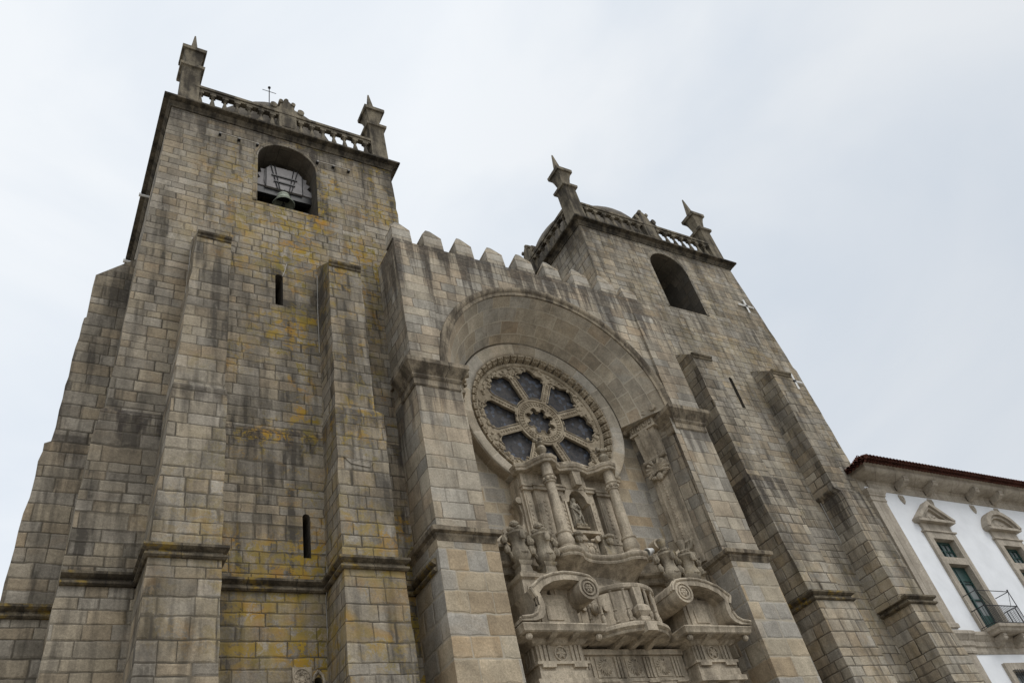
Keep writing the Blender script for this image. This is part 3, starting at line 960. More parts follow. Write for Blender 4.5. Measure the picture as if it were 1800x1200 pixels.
# pilasters carrying the arch
def pilaster(xs, low, corn_u, corn_l, inner):
    b = MB()
    x0, x1 = xs
    b.loft([(z, a, c, y, .15) for z, a, c, y in rough_levels([(12.8, x0, x1, YF - .02), (18.5, x0, x1, YF - .02)], .012, .58, 3)])
    p = b.build('pilaster', 'pilaster', cath)
    b = MB()
    l0, l1 = low
    b.loft([(z, a, c, y, .15) for z, a, c, y in rough_levels([(0, l0, l1, YF - .15), (12.5, l0, l1, YF - .15)], .012, .6, 4)])
    b.build('lower_pilaster', 'pilaster_low', p)
    prof = [(-.1, 0), (.03, 0), (.07, .05), (.05, .12), (.05, .30), (.10, .34), (.13, .40), (.10, .47), (.13, .52), (.22, .60), (.32, .76), (.36, .80), (.36, .97), (.31, 1.02), (.08, 1.08), (-.1, 1.08)]
    c0, c1 = corn_u
    b = MB()
    path = [(c0, -.5), (c0, YF), (c1, YF), (c1, inner[0])]
    if inner[1]:
        path = [(c0, inner[0]), (c0, YF), (c1, YF), (c1, -.5)]
    b.mould(path, prof, 18.15)
    b.poly([(c0 - .1, YF - .1, 19.22), (c1 + .1, YF - .1, 19.22), (c1 + .1, .5, 19.22), (c0 - .1, .5, 19.22)])
    b.build('pilaster_cornice', 'pale_trim', p)
    b = MB()
    prof = [(-.2, 0), (.02, 0), (.05, .10), (.09, .14), (.09, .20), (.20, .24), (.22, .36), (.14, .42), (-.25, .48)]
    c0, c1 = corn_l
    path = [(c0, .6), (c0, YF - .15), (c1, YF - .15), (c1, inner[0])]
    if inner[1]:
        path = [(c0, inner[0]), (c0, YF - .15), (c1, YF - .15), (c1, .6)]
    b.mould(path, prof, 12.36)
    b.build('pilaster_moulding', 'pale_trim', p)
    return p


pil1 = pilaster((9.82, 11.55), (9.68, 11.66), (9.82, 11.45), (9.72, 11.56), (.3, 0))
pil2 = pilaster((21.2, 22.75), (20.95, 22.85), (21.12, 22.6), (20.95, 22.78), (.3, 1))
# small string at the left pilaster side, level with the tower string
b = MB()
b.mould([(9.69, .05), (9.69, -1.55)], STRING, 11.52)
b.build('string_course', 'trim', pil1)
# splayed reveals between the pilasters and the rose wall
b = MB()
b.prism([(11.5, -1.2), (11.6, -1.2), (12.05, .52), (11.5, .52)], 0, 18.9, 'z')
b.build('splayed_reveal', 'pilaster', pil1)
b = MB()
b.prism([(21.3, -1.25), (21.15, -1.25), (20.55, .52), (21.3, .52)], 0, 18.9, 'z')
b.build('splayed_reveal', 'pilaster', pil2)

# ------------------------------------------------------------------ rose wall and window
YR = .5
b = MB()
# tympanum: radial courses between the rose and the barrel
nseg = 72
for i in range(nseg):
    t0, t1 = pi * i / nseg, pi * (i + 1) / nseg
    for ra, rb in ((3.3, 4.95),):
        f = lambda r, t: (CX + r * cos(t), YR, CZ + r * sin(t))
        b.poly([f(ra, t0), f(ra, t1), f(rb, t1), f(rb, t0)], [(t0 * 4.1, ra), (t1 * 4.1, ra), (t1 * 4.1, rb), (t0 * 4.1, rb)])
b.build('tympanum', 'vault', cath)
b = MB()
for i in range(nseg):
    t0, t1 = pi + pi * i / nseg, pi + pi * (i + 1) / nseg
    def far(t):
        c, s = cos(t), sin(t)
        k = min(4.95 / max(abs(c), 1e-6), 5.6 / max(abs(s), 1e-6))
        return (CX + k * c, YR, CZ + k * s)
    f = lambda t: (CX + 3.3 * cos(t), YR, CZ + 3.3 * sin(t))
    b.poly([f(t0), f(t1), far(t1), far(t0)])
tc0 = math.atan2(-5.6, -4.95)
for sx in (-1, 1):
    b.poly([(CX + sx * 4.95, YR, CZ - 5.6), (CX + sx * 4.95 * .93, YR, CZ - 5.6), (CX + sx * 4.95, YR, CZ - 5.25)])
b.poly([(CX - 4.95, YR, 0), (CX + 4.95, YR, 0), (CX + 4.95, YR, CZ - 5.6), (CX - 4.95, YR, CZ - 5.6)])
b.build('rose_wall', 'rose', cath)

b = MB()
b.ring([(3.66, YR + .05), (3.66, .06), (3.63, .02), (3.56, .0), (3.50, .015), (3.42, .05), (3.30, .06), (3.22, .085), (3.15, .14), (3.12, .19), (3.07, .20), (3.04, .24), (3.0, .46)], CX, CZ, 0, 2 * pi, 96)
rose = b.build('rose_window', 'vault', cath)
# carved cove blocks
nv = 52
def voussoir():
    b = MB()
    ha = pi / nv * .74
    prof = [(3.10, .07), (3.02, .05), (2.93, .15), (2.90, .27), (2.86, .36), (2.86, .5), (3.08, .5)]
    for (ra, ya), (rb, yb) in zip(prof, prof[1:] + prof[:1]):
        f = lambda r, t, y: (r * cos(t), y, r * sin(t))
        b.poly([f(ra, -ha, ya), f(ra, ha, ya), f(rb, ha, yb), f(rb, -ha, yb)])
    for t in (-ha, ha):
        b.poly([(r * cos(t), y, r * sin(t)) for r, y in prof])
    # leaf knot carved on each block
    for r, y, q in ((3.01, .07, .05), (2.93, .17, .06), (2.89, .29, .045)):
        b.lump((r, y, .055), (q * .9, .06, q * .8), 6, 4)
        b.lump((r, y, -.055), (q * .9, .06, q * .8), 6, 4)
    return b
v0 = voussoir().build('carved_voussoir', 'tracery', rose)
for i in range(nv):
    o = v0 if i == 0 else v0.copy()
    if i:
        COL.objects.link(o)
        o.parent = rose
    o.location = (CX, 0, CZ)
    o.rotation_euler = (0, -2 * pi * i / nv, 0)
# inner roll
b = MB()
b.ring([(2.90, .46), (2.90, .36), (2.86, .315), (2.80, .31), (2.74, .35), (2.72, .42)], CX, CZ, 0, 2 * pi, 96)
b.build('inner_roll', 'tracery', rose)

# tracery plate
def petal(a, grow=0.0):
    pts = []
    hw = .108 - grow                       # half spoke width
    def edge(r, s):                       # point at radius r on the wedge side s
        base = pi / 8
        d = math.asin(min(1, hw / r))
        return (r, s * (base - d))
    r0 = 1.06 - grow
    P = [edge(r0, -1), edge(1.7, -1), edge(2.16, -1)]
    # trefoil head
    def lobe(rc, th, q, a0, a1, n=6):
        cx, cy = rc * cos(th), rc * sin(th)
        out = []
        for k in range(n + 1):
            t = a0 + (a1 - a0) * k / n
            out.append((cx + q * cos(t), cy + q * sin(t)))
        return out
    side = edge(2.16, 1)
    q = .25 + grow
    xy = [(r * cos(t), r * sin(t)) for r, t in P]
    s1 = lobe(2.20, -.205, q, rad(-75), rad(20))
    s2 = lobe(2.36, 0.0, .315 + grow, rad(-52), rad(52))
    s3 = lobe(2.20, .205, q, rad(-20), rad(75))
    xy += s1 + s2 + s3
    xy += [(r * cos(t), r * sin(t)) for r, t in (edge(2.16, 1), edge(1.7, 1), edge(r0, 1))]
    xy += [(r0 * cos(t), r0 * sin(t)) for t in (edge(r0, 1)[1] * .5, 0, -edge(r0, 1)[1] * .5)]
    ca, sa = cos(a), sin(a)
    return [(x * ca - y * sa, x * sa + y * ca) for x, y in xy]


def hubhole(grow=0.0):
    pts = []
    for k in range(8):
        a = k * pi / 4 + pi / 8
        for j in range(-4, 5):
            t = rad(j * 32)
            cx, cy = .54 * cos(a), .54 * sin(a)
            q = .15 + grow
            pts.append((cx + q * cos(a + t), cy + q * sin(a + t)))
    return pts


def plate(mb, loops, yf, yb):
    flat = [p for lp in loops for p in lp]
    tri = tessellate_polygon([[Vector((p[0], p[1], 0)) for p in lp] for lp in loops])
    for t in tri:
        for y in (yf, yb):
            mb.poly([(CX + flat[i][0], y, CZ + flat[i][1]) for i in t])
    for lp in loops:
        for i in range(len(lp)):
            p, q = lp[i - 1], lp[i]
            mb.poly([(CX + p[0], yf, CZ + p[1]), (CX + q[0], yf, CZ + q[1]), (CX + q[0], yb, CZ + q[1]), (CX + p[0], yb, CZ + p[1])])


b = MB()
outer = [(2.78 * cos(2 * pi * k / 96), 2.78 * sin(2 * pi * k / 96)) for k in range(96)]
plate(b, [outer] + [petal(k * pi / 4)[::-1] for k in range(8)] + [hubhole()[::-1]], .40, .55)
# raised fillets round each light
def rim(mb, lp, r, y):
    pth = [(CX + p[0], y, CZ + p[1]) for p in lp]
    pth.append(pth[0])
    mb.tube(pth, r, 5, caps=False)
trac = b.build('tracery', 'tracery', rose, smooth=25)
b = MB()
for k in range(8):
    rim(b, petal(k * pi / 4, -.045), .028, .39)
rim(b, hubhole(-.02), .025, .39)
for rr_ in (.97,):
    rim(b, [(rr_ * cos(2 * pi * k / 48), rr_ * sin(2 * pi * k / 48)) for k in range(48)], .032, .39)
b.build('tracery_fillet', 'tracery', rose)
# carved foliage: studs on the spokes, leaves on the rim and the hub
b = MB()
r2 = random.Random(4)
for k in range(8):
    a = k * pi / 4 + pi / 8
    for j in range(8):
        r = 1.2 + j * .125
        b.lump((CX + r * cos(a), .385, CZ + r * sin(a)), (.05, .03, .05), 6, 4)
for k in range(260):
    a = r2.random() * 2 * pi
    da = abs(((a + pi / 8) % (pi / 4)) - pi / 8)
    lo = 2.52 if da < .15 else (2.38 if da < .25 else 2.1)
    r = lo + r2.random() * (2.7 - lo)
    q = .045 + .04 * r2.random()
    b.lump((CX + r * cos(a), .38, CZ + r * sin(a)), (q, .045, q * (.5 + r2.random() * .8)), 6, 4)
for k in range(40):
    a = k * 2 * pi / 40
    for r in (.78, .87):
        b.lump((CX + r * cos(a + r * 9), .385, CZ + r * sin(a + r * 9)), (.045, .03, .035), 6, 4)
b.build('carved_foliage', 'tracery', rose)
b = MB()
b.ring([(.001, .60), (2.85, .60)], CX, CZ, 0, 2 * pi, 48, polar=False)
b.build('leaded_glass', 'rose_glass', rose)

# wall behind everything so that no light leaks, nave roof
b = MB()
b.box(11.25, 21.65, .75, 24, 0, 24.4)
b.build('nave', 'front', cath)

# ------------------------------------------------------------------ scrolled consoles with shells beside the rose
def shell_ornament(mb, c, nrm, up, r, n=9, thick=.08):
    nrm, up = Vector(nrm).normalized(), Vector(up).normalized()
    side = up.cross(nrm)
    c = Vector(c)
    for k in range(n):
        t = pi * (-.12 + 1.24 * k / (n - 1))
        d = side * cos(t) + up * sin(t)
        mb.tube([tuple(c + nrm * .03), tuple(c + d * r * .55 + nrm * thick), tuple(c + d * r * .93 + nrm * thick * .7), tuple(c + d * r)], [r * .05, r * .13, r * .17, r * .06], 6)


def console(s):
    """s=+1 right side of the recess, -1 left; built on the splayed reveal"""
    if s > 0:
        A, B = Vector((21.12, -1.1, 0)), Vector((20.57, .40, 0))
    else:
        A, B = Vector((11.60, -1.1, 0)), Vector((12.02, .40, 0))
    d = (B - A).normalized()
    n = Vector((-d.y, d.x, 0)) if s < 0 else Vector((d.y, -d.x, 0))
    n = n if n.x * -s > 0 else -n
    mid = (A + B) / 2 + d * .08
    q = lambda a, o, z: tuple(mid + d * a + n * o + Vector((0, 0, z)))
    par = pil2 if s > 0 else pil1
    def blk(mb, a0, a1, o0, o1, z0, z1, o2=None):
        o2 = o1 if o2 is None else o2
        P = [q(a0, o0, z0), q(a1, o0, z0), q(a1, o1, z0), q(a0, o1, z0), q(a0, o0, z1), q(a1, o0, z1), q(a1, o2, z1), q(a0, o2, z1)]
        for f in ((0, 1, 2, 3), (4, 5, 6, 7), (0, 1, 5, 4), (1, 2, 6, 5), (2, 3, 7, 6), (3, 0, 4, 7)):
            mb.poly([P[i] for i in f])
    b = MB()
    blk(b, -.46, .46, 0, .12, 12.9, 17.6)                     # flat strip
    blk(b, -.26, .26, .10, .20, 13.6, 16.9)                   # raised bands
    blk(b, -.07, .07, .19, .24, 13.6, 16.9)
    for k in range(22):                                       # bead string
        b.lump(q(0, .24, 13.7 + k * .14), (.035, .035, .045), 6, 4)
    c = b.build('wall_console', 'carved', par)
    b = MB()
    # three-sided bracket block, swelling towards the top
    lv = [(17.5, .12), (17.8, .18), (18.3, .29), (18.75, .36)]
    for (z0, o0), (z1, o1) in zip(lv, lv[1:]):
        blk(b, -.46 - .02, .46 + .02, 0, o0, z0, z1, o1)
        blk(b, -.2, .2, 0, o0 + .10, z0, z1, o1 + .12)
    b.tube([q(-.52, .2, 17.5), q(.52, .2, 17.5)], .09, 8)
    blk(b, -.62, .62, 0, .44, 18.75, 18.85)
    blk(b, -.58, .58, 0, .38, 18.85, 19.15)
    for k in range(11):                                       # fluted frieze
        b.tube([q(-.52 + k * .104, .39, 18.88), q(-.52 + k * .104, .39, 19.12)], .035, 6)
    for k in range(4):
        b.lump(q(-.42 + k * .28, .43, 18.95), .06, 6, 4)
    # rising scrolled slab
    N_ = 10
    for k in range(N_):
        a0, a1 = -.85 + 1.7 * k / N_, -.85 + 1.7 * (k + 1) / N_
        h = lambda a: 19.12 + .14 * ((-a + .85) / 1.7) ** 2.0 * 2.2
        z0, z1 = h(a0), h(a1)
        P = [q(a0, -.05, z0), q(a1, -.05, z1), q(a1, .50, z1), q(a0, .50, z0)]
        T = [tuple(Vector(p) + Vector((0, 0, .15))) for p in P]
        b.poly(P); b.poly(T)
        b.poly([P[3], P[2], T[2], T[3]]); b.poly([P[0], P[1], T[1], T[0]])
        if k == 0: b.poly([P[0], P[3], T[3], T[0]])
        if k == N_ - 1: b.poly([P[1], P[2], T[2], T[1]])
    b.tube([q(-.82, .40, 19.40), q(-.82, .60, 19.40)], .13, 10)
    b.tube([q(.80, .40, 19.14), q(.80, .60, 19.14)], .11, 10)
    b.build('console_bracket', 'carved', c)
    b = MB()
    shell_ornament(b, q(-.05, .50, 19.40), n + Vector((0, 0, .2)), (0, 0, 1), .42)
    b.build('shell', 'carved', c)
    b = MB()
    shell_ornament(b, q(0, .24, 16.95), n + Vector((0, 0, -.15)), (0, 0, 1), .50, 11, .12)
    for k in range(9):
        b.lump(q(-.32 + k * .08, .28 + .04 * (k % 2), 16.72 - .10 * sin(k * pi / 8)), .085, 6, 4)
    b.lump(q(0, .34, 16.62), (.14, .14, .16), 8, 5)
    b.build('shell', 'carved', c)
    b = MB()
    for k in range(6):
        t = -1 + 2 * k / 5
        b.tube([q(t * .05, .2, 13.25), q(t * .18, .34, 13.45), q(t * .26, .34, 13.72), q(t * .30, .28, 13.86)], [.05, .08, .07, .03], 6)
    b.lump(q(0, .28, 13.36), (.16, .14, .18), 8, 5)
    b.build('acanthus_drop', 'urn', c)
    return c


con2 = console(1)
con1 = console(-1)

# ------------------------------------------------------------------ baroque portal
def mx(f):
    """mirror helper: call f with s=-1 and s=+1"""
    for s_ in (-1, 1):
        f(s_)


AX = 16.1
b = MB()
b.box(12.1, 20.1, -.30, .49, 0, 9.75)
b.box(11.7, 20.5, -.10, .49, 9.75, 12.45)
portal = b.build('portal', 'carved', cath)
X = lambda s_, d: AX + s_ * d


def bx(mb, s_, d0, d1, y0, y1, z0, z1):
    a, c = sorted((X(s_, d0), X(s_, d1)))
    mb.box(a, c, y0, y1, z0, z1)


# lower entablature: two projecting blocks and the recessed middle
for s_ in (-1, 1):
    b = MB()
    bx(b, s_, 2.02, 3.70, -1.42, -.28, 8.56, 8.78)
    bx(b, s_, 2.06, 3.66, -1.38, -.28, 8.78, 8.96)
    bx(b, s_, 1.98, 3.74, -1.46, -.28, 8.955, 9.035)
    bx(b, s_, 2.08, 3.64, -1.35, -.28, 9.03, 9.56)
    for dd in (2.2, 2.34, 2.48, 3.24, 3.38, 3.52):                # triglyph ribs
        bx(b, s_, dd - .045, dd + .045, -1.40, -1.34, 9.06, 9.52)
    for dd in (2.34, 3.38):                                       # guttae
        bx(b, s_, dd - .22, dd + .22, -1.48, -1.38, 8.86, 8.953)
    for yy in (-1.15, -.95, -.75):                                # ribs on the outer side
        bx(b, s_, 3.62, 3.69, yy - .05, yy + .05, 9.06, 9.52)
    e = b.build('entablature', 'carved', portal)
    b = MB()
    cx_, cz_ = X(s_, 2.86), 9.28
    b.ring([(.22, -1.34), (.22, -1.39), (.18, -1.39), (.18, -1.355)], cx_, cz_, 0, 2 * pi, 24)
    for k in range(6):
        a = k * pi / 3
        b.tube([(cx_, -1.375, cz_), (cx_ + .10 * cos(a), -1.385, cz_ + .10 * sin(a)), (cx_ + .17 * cos(a), -1.36, cz_ + .17 * sin(a))], [.02, .05, .015], 6)
    b.build('rosette', 'carved', portal)
    # cornice slab with mutules and pendant balls
    b = MB()
    prof = [(-.1, 0), (.0, .0), (.10, .06), (.14, .12), (.16, .14), (.52, .17), (.56, .20), (.58, .30), (.62, .36), (.60, .40), (-.2, .42)]
    a, c = sorted((X(s_, 2.08), X(s_, 3.70)))
    b.mould([(a, -.3), (a, -1.38), (c, -1.38), (c, -.3)], prof, 9.50)
    b.poly([(a - .1, -1.5, 9.92), (c + .1, -1.5, 9.92), (c + .1, -.2, 9.92), (a - .1, -.2, 9.92)])
    for dd in (2.5, 3.25):
        xx = X(s_, dd)
        b.prism([(-1.90, 9.66), (-1.50, 9.66), (-1.50, 9.52), (-1.62, 9.56), (-1.80, 9.60)], xx - .10, xx + .10, 'x')
    for dd in (1.72, 4.06):
        b.lump((X(s_, dd), -1.78, 9.58), .105, 8, 6)
    b.build('portal_cornice', 'carved', portal)
    # paired columns
    for dd in (2.42, 3.36):
        b = MB()
        b.lathe([(.36, 2.0), (.36, 2.2), (.31, 2.3), (.31, 3.0), (.27, 7.95), (.27, 8.0), (.30, 8.03), (.30, 8.1), (.28, 8.12), (.30, 8.22), (.42, 8.40)], X(s_, dd), -1.0, 0, 20)
        b.box(X(s_, dd) - .47, X(s_, dd) + .47, -1.48, -.5, 8.40, 8.555)
        b.box(X(s_, dd) - .42, X(s_, dd) + .42, -1.42, -.5, 0, 2.0)
        b.build('column', 'carved', portal)
    # attic block with raised panel under the scroll
    b = MB()
    bx(b, s_, 2.2, 3.55, -1.42, -.05, 9.92, 11.0)
    bx(b, s_, 2.34, 3.30, -1.47, -1.40, 10.06, 10.86)
    bx(b, s_, 2.55, 3.10, -1.50, -1.45, 10.2, 10.62)
    b.build('attic_block', 'carved', portal)
    # scrolled half pediment
    top = [(1.48, 11.0), (1.52, 11.18), (1.68, 11.33), (1.95, 11.39), (2.3, 11.42), (2.6, 11.42), (3.0, 11.35), (3.42, 11.20), (3.84, 10.88), (3.70, 10.62), (3.68, 10.36), (3.78, 10.16), (3.98, 10.06), (4.32, 10.02)]
    bot = [(4.32, 9.93), (3.86, 9.94), (3.62, 10.02), (3.50, 10.18), (3.46, 10.40), (3.50, 10.58), (3.56, 10.76), (3.38, 10.95), (3.0, 11.13), (2.6, 11.20), (2.2, 11.20), (1.9, 11.12), (1.75, 11.0)]
    b = MB()
    b.prism([(X(s_, d), z) for d, z in top + bot], -2.02, -.30)
    # outer moulded lip
    for part in (top[:9], top[8:]):
        lip = [(X(s_, d), z) for d, z in part]
        b.tube([(a, -2.03, c) for a, c in lip], .045, 6)
        b.tube([(a, -1.90, c + .02) for a, c in lip], .04, 6)
    sp = b.build('scroll_pediment', 'carved', portal, smooth=40)
    b = MB()
    vx, vz = X(s_, 1.84), 10.92
    b.prism([(vx + .345 * cos(2 * pi * k / 28), vz + .345 * sin(2 * pi * k / 28)) for k in range(28)], -2.05, -.4)
    for r0, r1 in ((.345, .28), (.22, .17)):
        b.ring([(r0, -2.04), (r0, -2.10), (r1, -2.10), (r1, -2.04)], vx, vz, 0, 2 * pi, 28)
    for k in range(6):
        a = k * pi / 3
        b.lump((vx + .085 * cos(a), -2.07, vz + .085 * sin(a)), (.055, .05, .055), 6, 4)
    b.lump((vx, -2.09, vz), (.05, .04, .05), 6, 4)
    b.build('volute', 'carved', portal)
    # urn pedestals
    for dd, zt_ in ((2.52, 12.0), (3.42, 12.05)):
        b = MB()
        h = .34
        xx = X(s_, dd) + (.2 if s_ < 0 else .15)
        zq = 0 if s_ < 0 else -.36
        b.loft([(9.93, xx - .40, xx + .40, -1.36, -.1), (11.5 + zq, xx - .38, xx + .38, -1.34, -.1)])
        b.loft([(11.5 + zq, xx - .38, xx + .38, -1.34, -.1), (11.56 + zq, xx - .44, xx + .44, -1.42, -.1), (11.68 + zq, xx - .45, xx + .45, -1.43, -.1), (11.70 + zq, xx - .36, xx + .36, -1.30, -.4)])
        b.box(xx - .25, xx + .25, -1.375, -1.3, 10.5, 11.3 + zq)
        b.build('urn_pedestal', 'carved', portal)
    # curved side entablature returning to the reveal
    b = MB()
    P_ = [(X(s_, 1.9), -.12), (X(s_, 2.6), -.30), (X(s_, 3.3), -.42), (X(s_, 4.0), -.48), (X(s_, 4.55), -.60)]
    if s_ > 0:
        pass
    else:
        P_ = P_[::-1]
    b.mould(P_, [(-.3, 0), (.0, 0), (.05, .06), (.02, .14), (.05, .20), (.20, .26), (.24, .33), (.05, .38), (.03, .80), (.16, .86), (.18, .94), (-.3, .98)], 12.10)
    b.build('side_entablature', 'carved', portal)
    # leaf scroll above the side entablature
    b = MB()
    pts = []
    for k in range(15):
        a = rad(200 + 150 * k / 14)
        pts.append((X(s_, 3.75) - s_ * .62 * cos(a) * -1, -.25, 13.85 + .62 * sin(a)))
    b.tube(pts, [.10 + .07 * sin(pi * k / 14) for k in range(15)], 8)
    b.tube([(X(s_, 3.1), -.42, 13.62), (X(s_, 3.1), -.05, 13.62)], .2, 12)
    b.build('leaf_scroll', 'carved', portal)

# middle entablature with relief panels
b = MB()
b.box(14.1, 18.1, -.92, -.28, 8.45, 8.62)
b.box(14.1, 18.1, -.95, -.28, 8.62, 8.70)
b.box(14.1, 18.1, -.88, -.28, 8.70, 9.40)
b.box(14.1, 18.1, -.98, -.28, 9.40, 9.56)
for k in range(4):
    xx = 14.45 + k * 1.1
    for j in (-1, 0, 1):
        b.box(xx + j * .12 - .04, xx + j * .12 + .04, -.93, -.87, 8.74, 9.36)
    b.box(xx - .22, xx + .22, -1.0, -.9, 8.56, 8.618)
b.build('entablature', 'carved', portal)
for k in range(3):
    b = MB()
    x0 = 14.45 + k * 1.1 + .25
    b.box(x0, x0 + .60, -.91, -.87, 8.76, 9.34)
    rr = random.Random(20 + k)
    for q in range(16):
        a = q * 2 * pi / 16
        b.tube([(x0 + .3, -.91, 9.05), (x0 + .3 + .14 * cos(a), -.94, 9.05 + .13 * sin(a)), (x0 + .3 + .26 * cos(a + .4), -.915, 9.05 + .25 * sin(a + .4))], [.015, .04, .02], 5)
    b.build('relief_panel', 'carved', portal)

# balcony: bowed slab, rail, balusters, centre post
cxb, cyb, rb = AX, -.62, 1.50
A0 = rad(12)
def arc(r, n=24, a0=None):
    a0 = A0 if a0 is None else a0
    return [(cxb - r * cos(a0 + (pi - 2 * a0) * k / n), cyb - .95 * r * sin(a0 + (pi - 2 * a0) * k / n)) for k in range(n + 1)]
b = MB()
prof = [(-.6, 0), (.0, .0), (.03, .05), (.0, .08), (.05, .12), (.10, .15), (.10, .24), (.06, .28), (-.6, .30)]
b.mould(arc(rb), prof, 9.68)
pa = arc(rb - .02)
for z in (9.69, 9.97):
    b.prism(pa + [(cxb + rb, -.3), (cxb - rb, -.3)], z, z + .01, 'z')
for k in (-.62, 0, .62):
    b.prism([(-.6, 9.69), (-.6, 9.50), (-1.1, 9.54), (-1.95 + abs(k) * .45, 9.66), (-1.95 + abs(k) * .45, 9.69)], cxb + k - .09, cxb + k + .09, 'x')
b.build('balcony', 'carved', portal)
b = MB()
b.mould(arc(rb - .1), [(-.14, 0), (.0, 0), (.04, .04), (.05, .13), (.02, .17), (-.14, .17)], 11.06)
b.mould(arc(rb - .1), [(-.14, 0), (.0, 0), (.0, .06), (-.14, .06)], 9.98)
b.build('balcony_rail', 'carved', portal)
b = MB()
b.lathe([(.05, 0), (.085, .03), (.06, .08), (.095, .20), (.085, .30), (.05, .36), (.075, .40), (.05, .43), (.045, .46), (.062, .80), (.05, .98), (.07, 1.0), (.07, 1.03)], n=10)
b.xf(Matrix.Diagonal((.85, .85, 1, 1)))
pr = b.build('baluster', 'carved', portal)
first = True
for k in range(9):
    if k == 4:
        continue
    a = A0 + (pi - 2 * A0) * (k + .5) / 9
    r = rb - .14
    loc = (cxb - r * cos(a), cyb - .95 * r * sin(a), 10.035)
    if first:
        pr.location = loc
        first = False
    else:
        copy_of(pr, portal, loc)
yp = cyb - .95 * (rb - .14)
b = MB()
b.loft([(10.0, AX - .17, AX + .17, yp - .14, yp + .14), (10.10, AX - .17, AX + .17, yp - .14, yp + .14), (10.14, AX - .13, AX + .13, yp - .11, yp + .11), (10.28, AX - .23, AX + .23, yp - .2, yp + .2), (10.42, AX - .22, AX + .22, yp - .19, yp + .19), (10.52, AX - .13, AX + .13, yp - .11, yp + .11), (11.06, AX - .15, AX + .15, yp - .12, yp + .12)])
b.box(AX - .19, AX + .19, yp - .30, yp + .05, 9.62, 9.90)
b.build('balcony_post', 'carved', portal)
# balcony back wall with doorway and putto mask
b = MB()
b.box(14.7, 17.5, -.36, -.09, 9.98, 12.2)
b.box(15.0, 17.2, -.42, -.35, 10.2, 11.9)
for xx in (14.75, 17.28):
    b.box(xx - .02, xx + .2, -.46, -.35, 10.0, 11.9)
b.build('balcony_back', 'carved', portal)
b = MB()
mcx = 15.55
b.lump((mcx, -.50, 11.05), (.17, .15, .20), 10, 8)
b.lump((mcx, -.64, 11.03), (.035, .04, .06), 6, 4)
for s_ in (-1, 1):
    b.lump((mcx + s_ * .07, -.615, 11.10), (.03, .02, .02), 6, 4)
    b.lump((mcx + s_ * .24, -.46, 11.16), (.16, .08, .10), 8, 5)
    b.tube([(mcx + s_ * .42, -.52, 11.08), (mcx + s_ * .42, -.38, 11.08)], .11, 10)
b.lump((mcx, -.6, 10.94), (.05, .02, .015), 6, 4)
b.lump((mcx, -.46, 11.24), (.18, .12, .09), 8, 5)
b.build('carved_mask', 'carved', portal)
for s_ in (-1, 1):
    b = MB()
    bx(b, s_, 1.62, 2.02, -.115, -.08, 10.7, 12.0)
    b.build('side_opening', 'dark', portal)

# ---- aedicule above the balcony
b = MB()
b.box(14.0, 15.56, -.12, .49, 12.45, 15.95)
b.box(16.58, 18.25, -.12, .49, 12.45, 15.95)
b.box(15.56, 16.58, -.12, .49, 12.45, 13.86)
b.box(15.56, 16.58, -.12, .49, 15.50, 15.95)
aed = b.build('aedicule', 'carved', portal)
aed_p = portal
# bowed ledge: convex under the columns, concave in the middle
def ledge(r_out):
    P_ = []
    for k in range(9):
        a = pi * k / 8
        P_.append((14.78 - .46 * cos(a), -.62 - (.62 + r_out) * sin(a) * .78))
    for k in range(1, 12):
        t = k / 12
        P_.append((15.24 + 1.72 * t, -.62 - r_out - .30 * sin(pi * t) * -.3 - .10))
    for k in range(9):
        a = pi * k / 8
        P_.append((17.42 - .46 * cos(a), -.62 - (.62 + r_out) * sin(a) * .78))
    return P_
path = [(14.30, -.1), (14.30, -.75), (14.36, -1.05), (14.55, -1.24), (14.85, -1.28), (15.12, -1.18), (15.28, -1.0), (15.5, -.88), (15.8, -.80), (16.1, -.78), (16.4, -.80), (16.7, -.88), (16.92, -1.0), (17.08, -1.18), (17.35, -1.28), (17.65, -1.24), (17.84, -1.05), (17.9, -.75), (17.9, -.1)]
b = MB()
b.mould(path, [(-.1, .12), (.0, .12), (.03, .18), (.0, .23), (.06, .27), (.09, .32), (.09, .37), (.04, .42), (-.1, .44)], 12.36)
for z in (12.78,):
    b.prism([(p[0], p[1] + .0) for p in path], z, z + .012, 'z')
b.build('ledge', 'carved', portal)
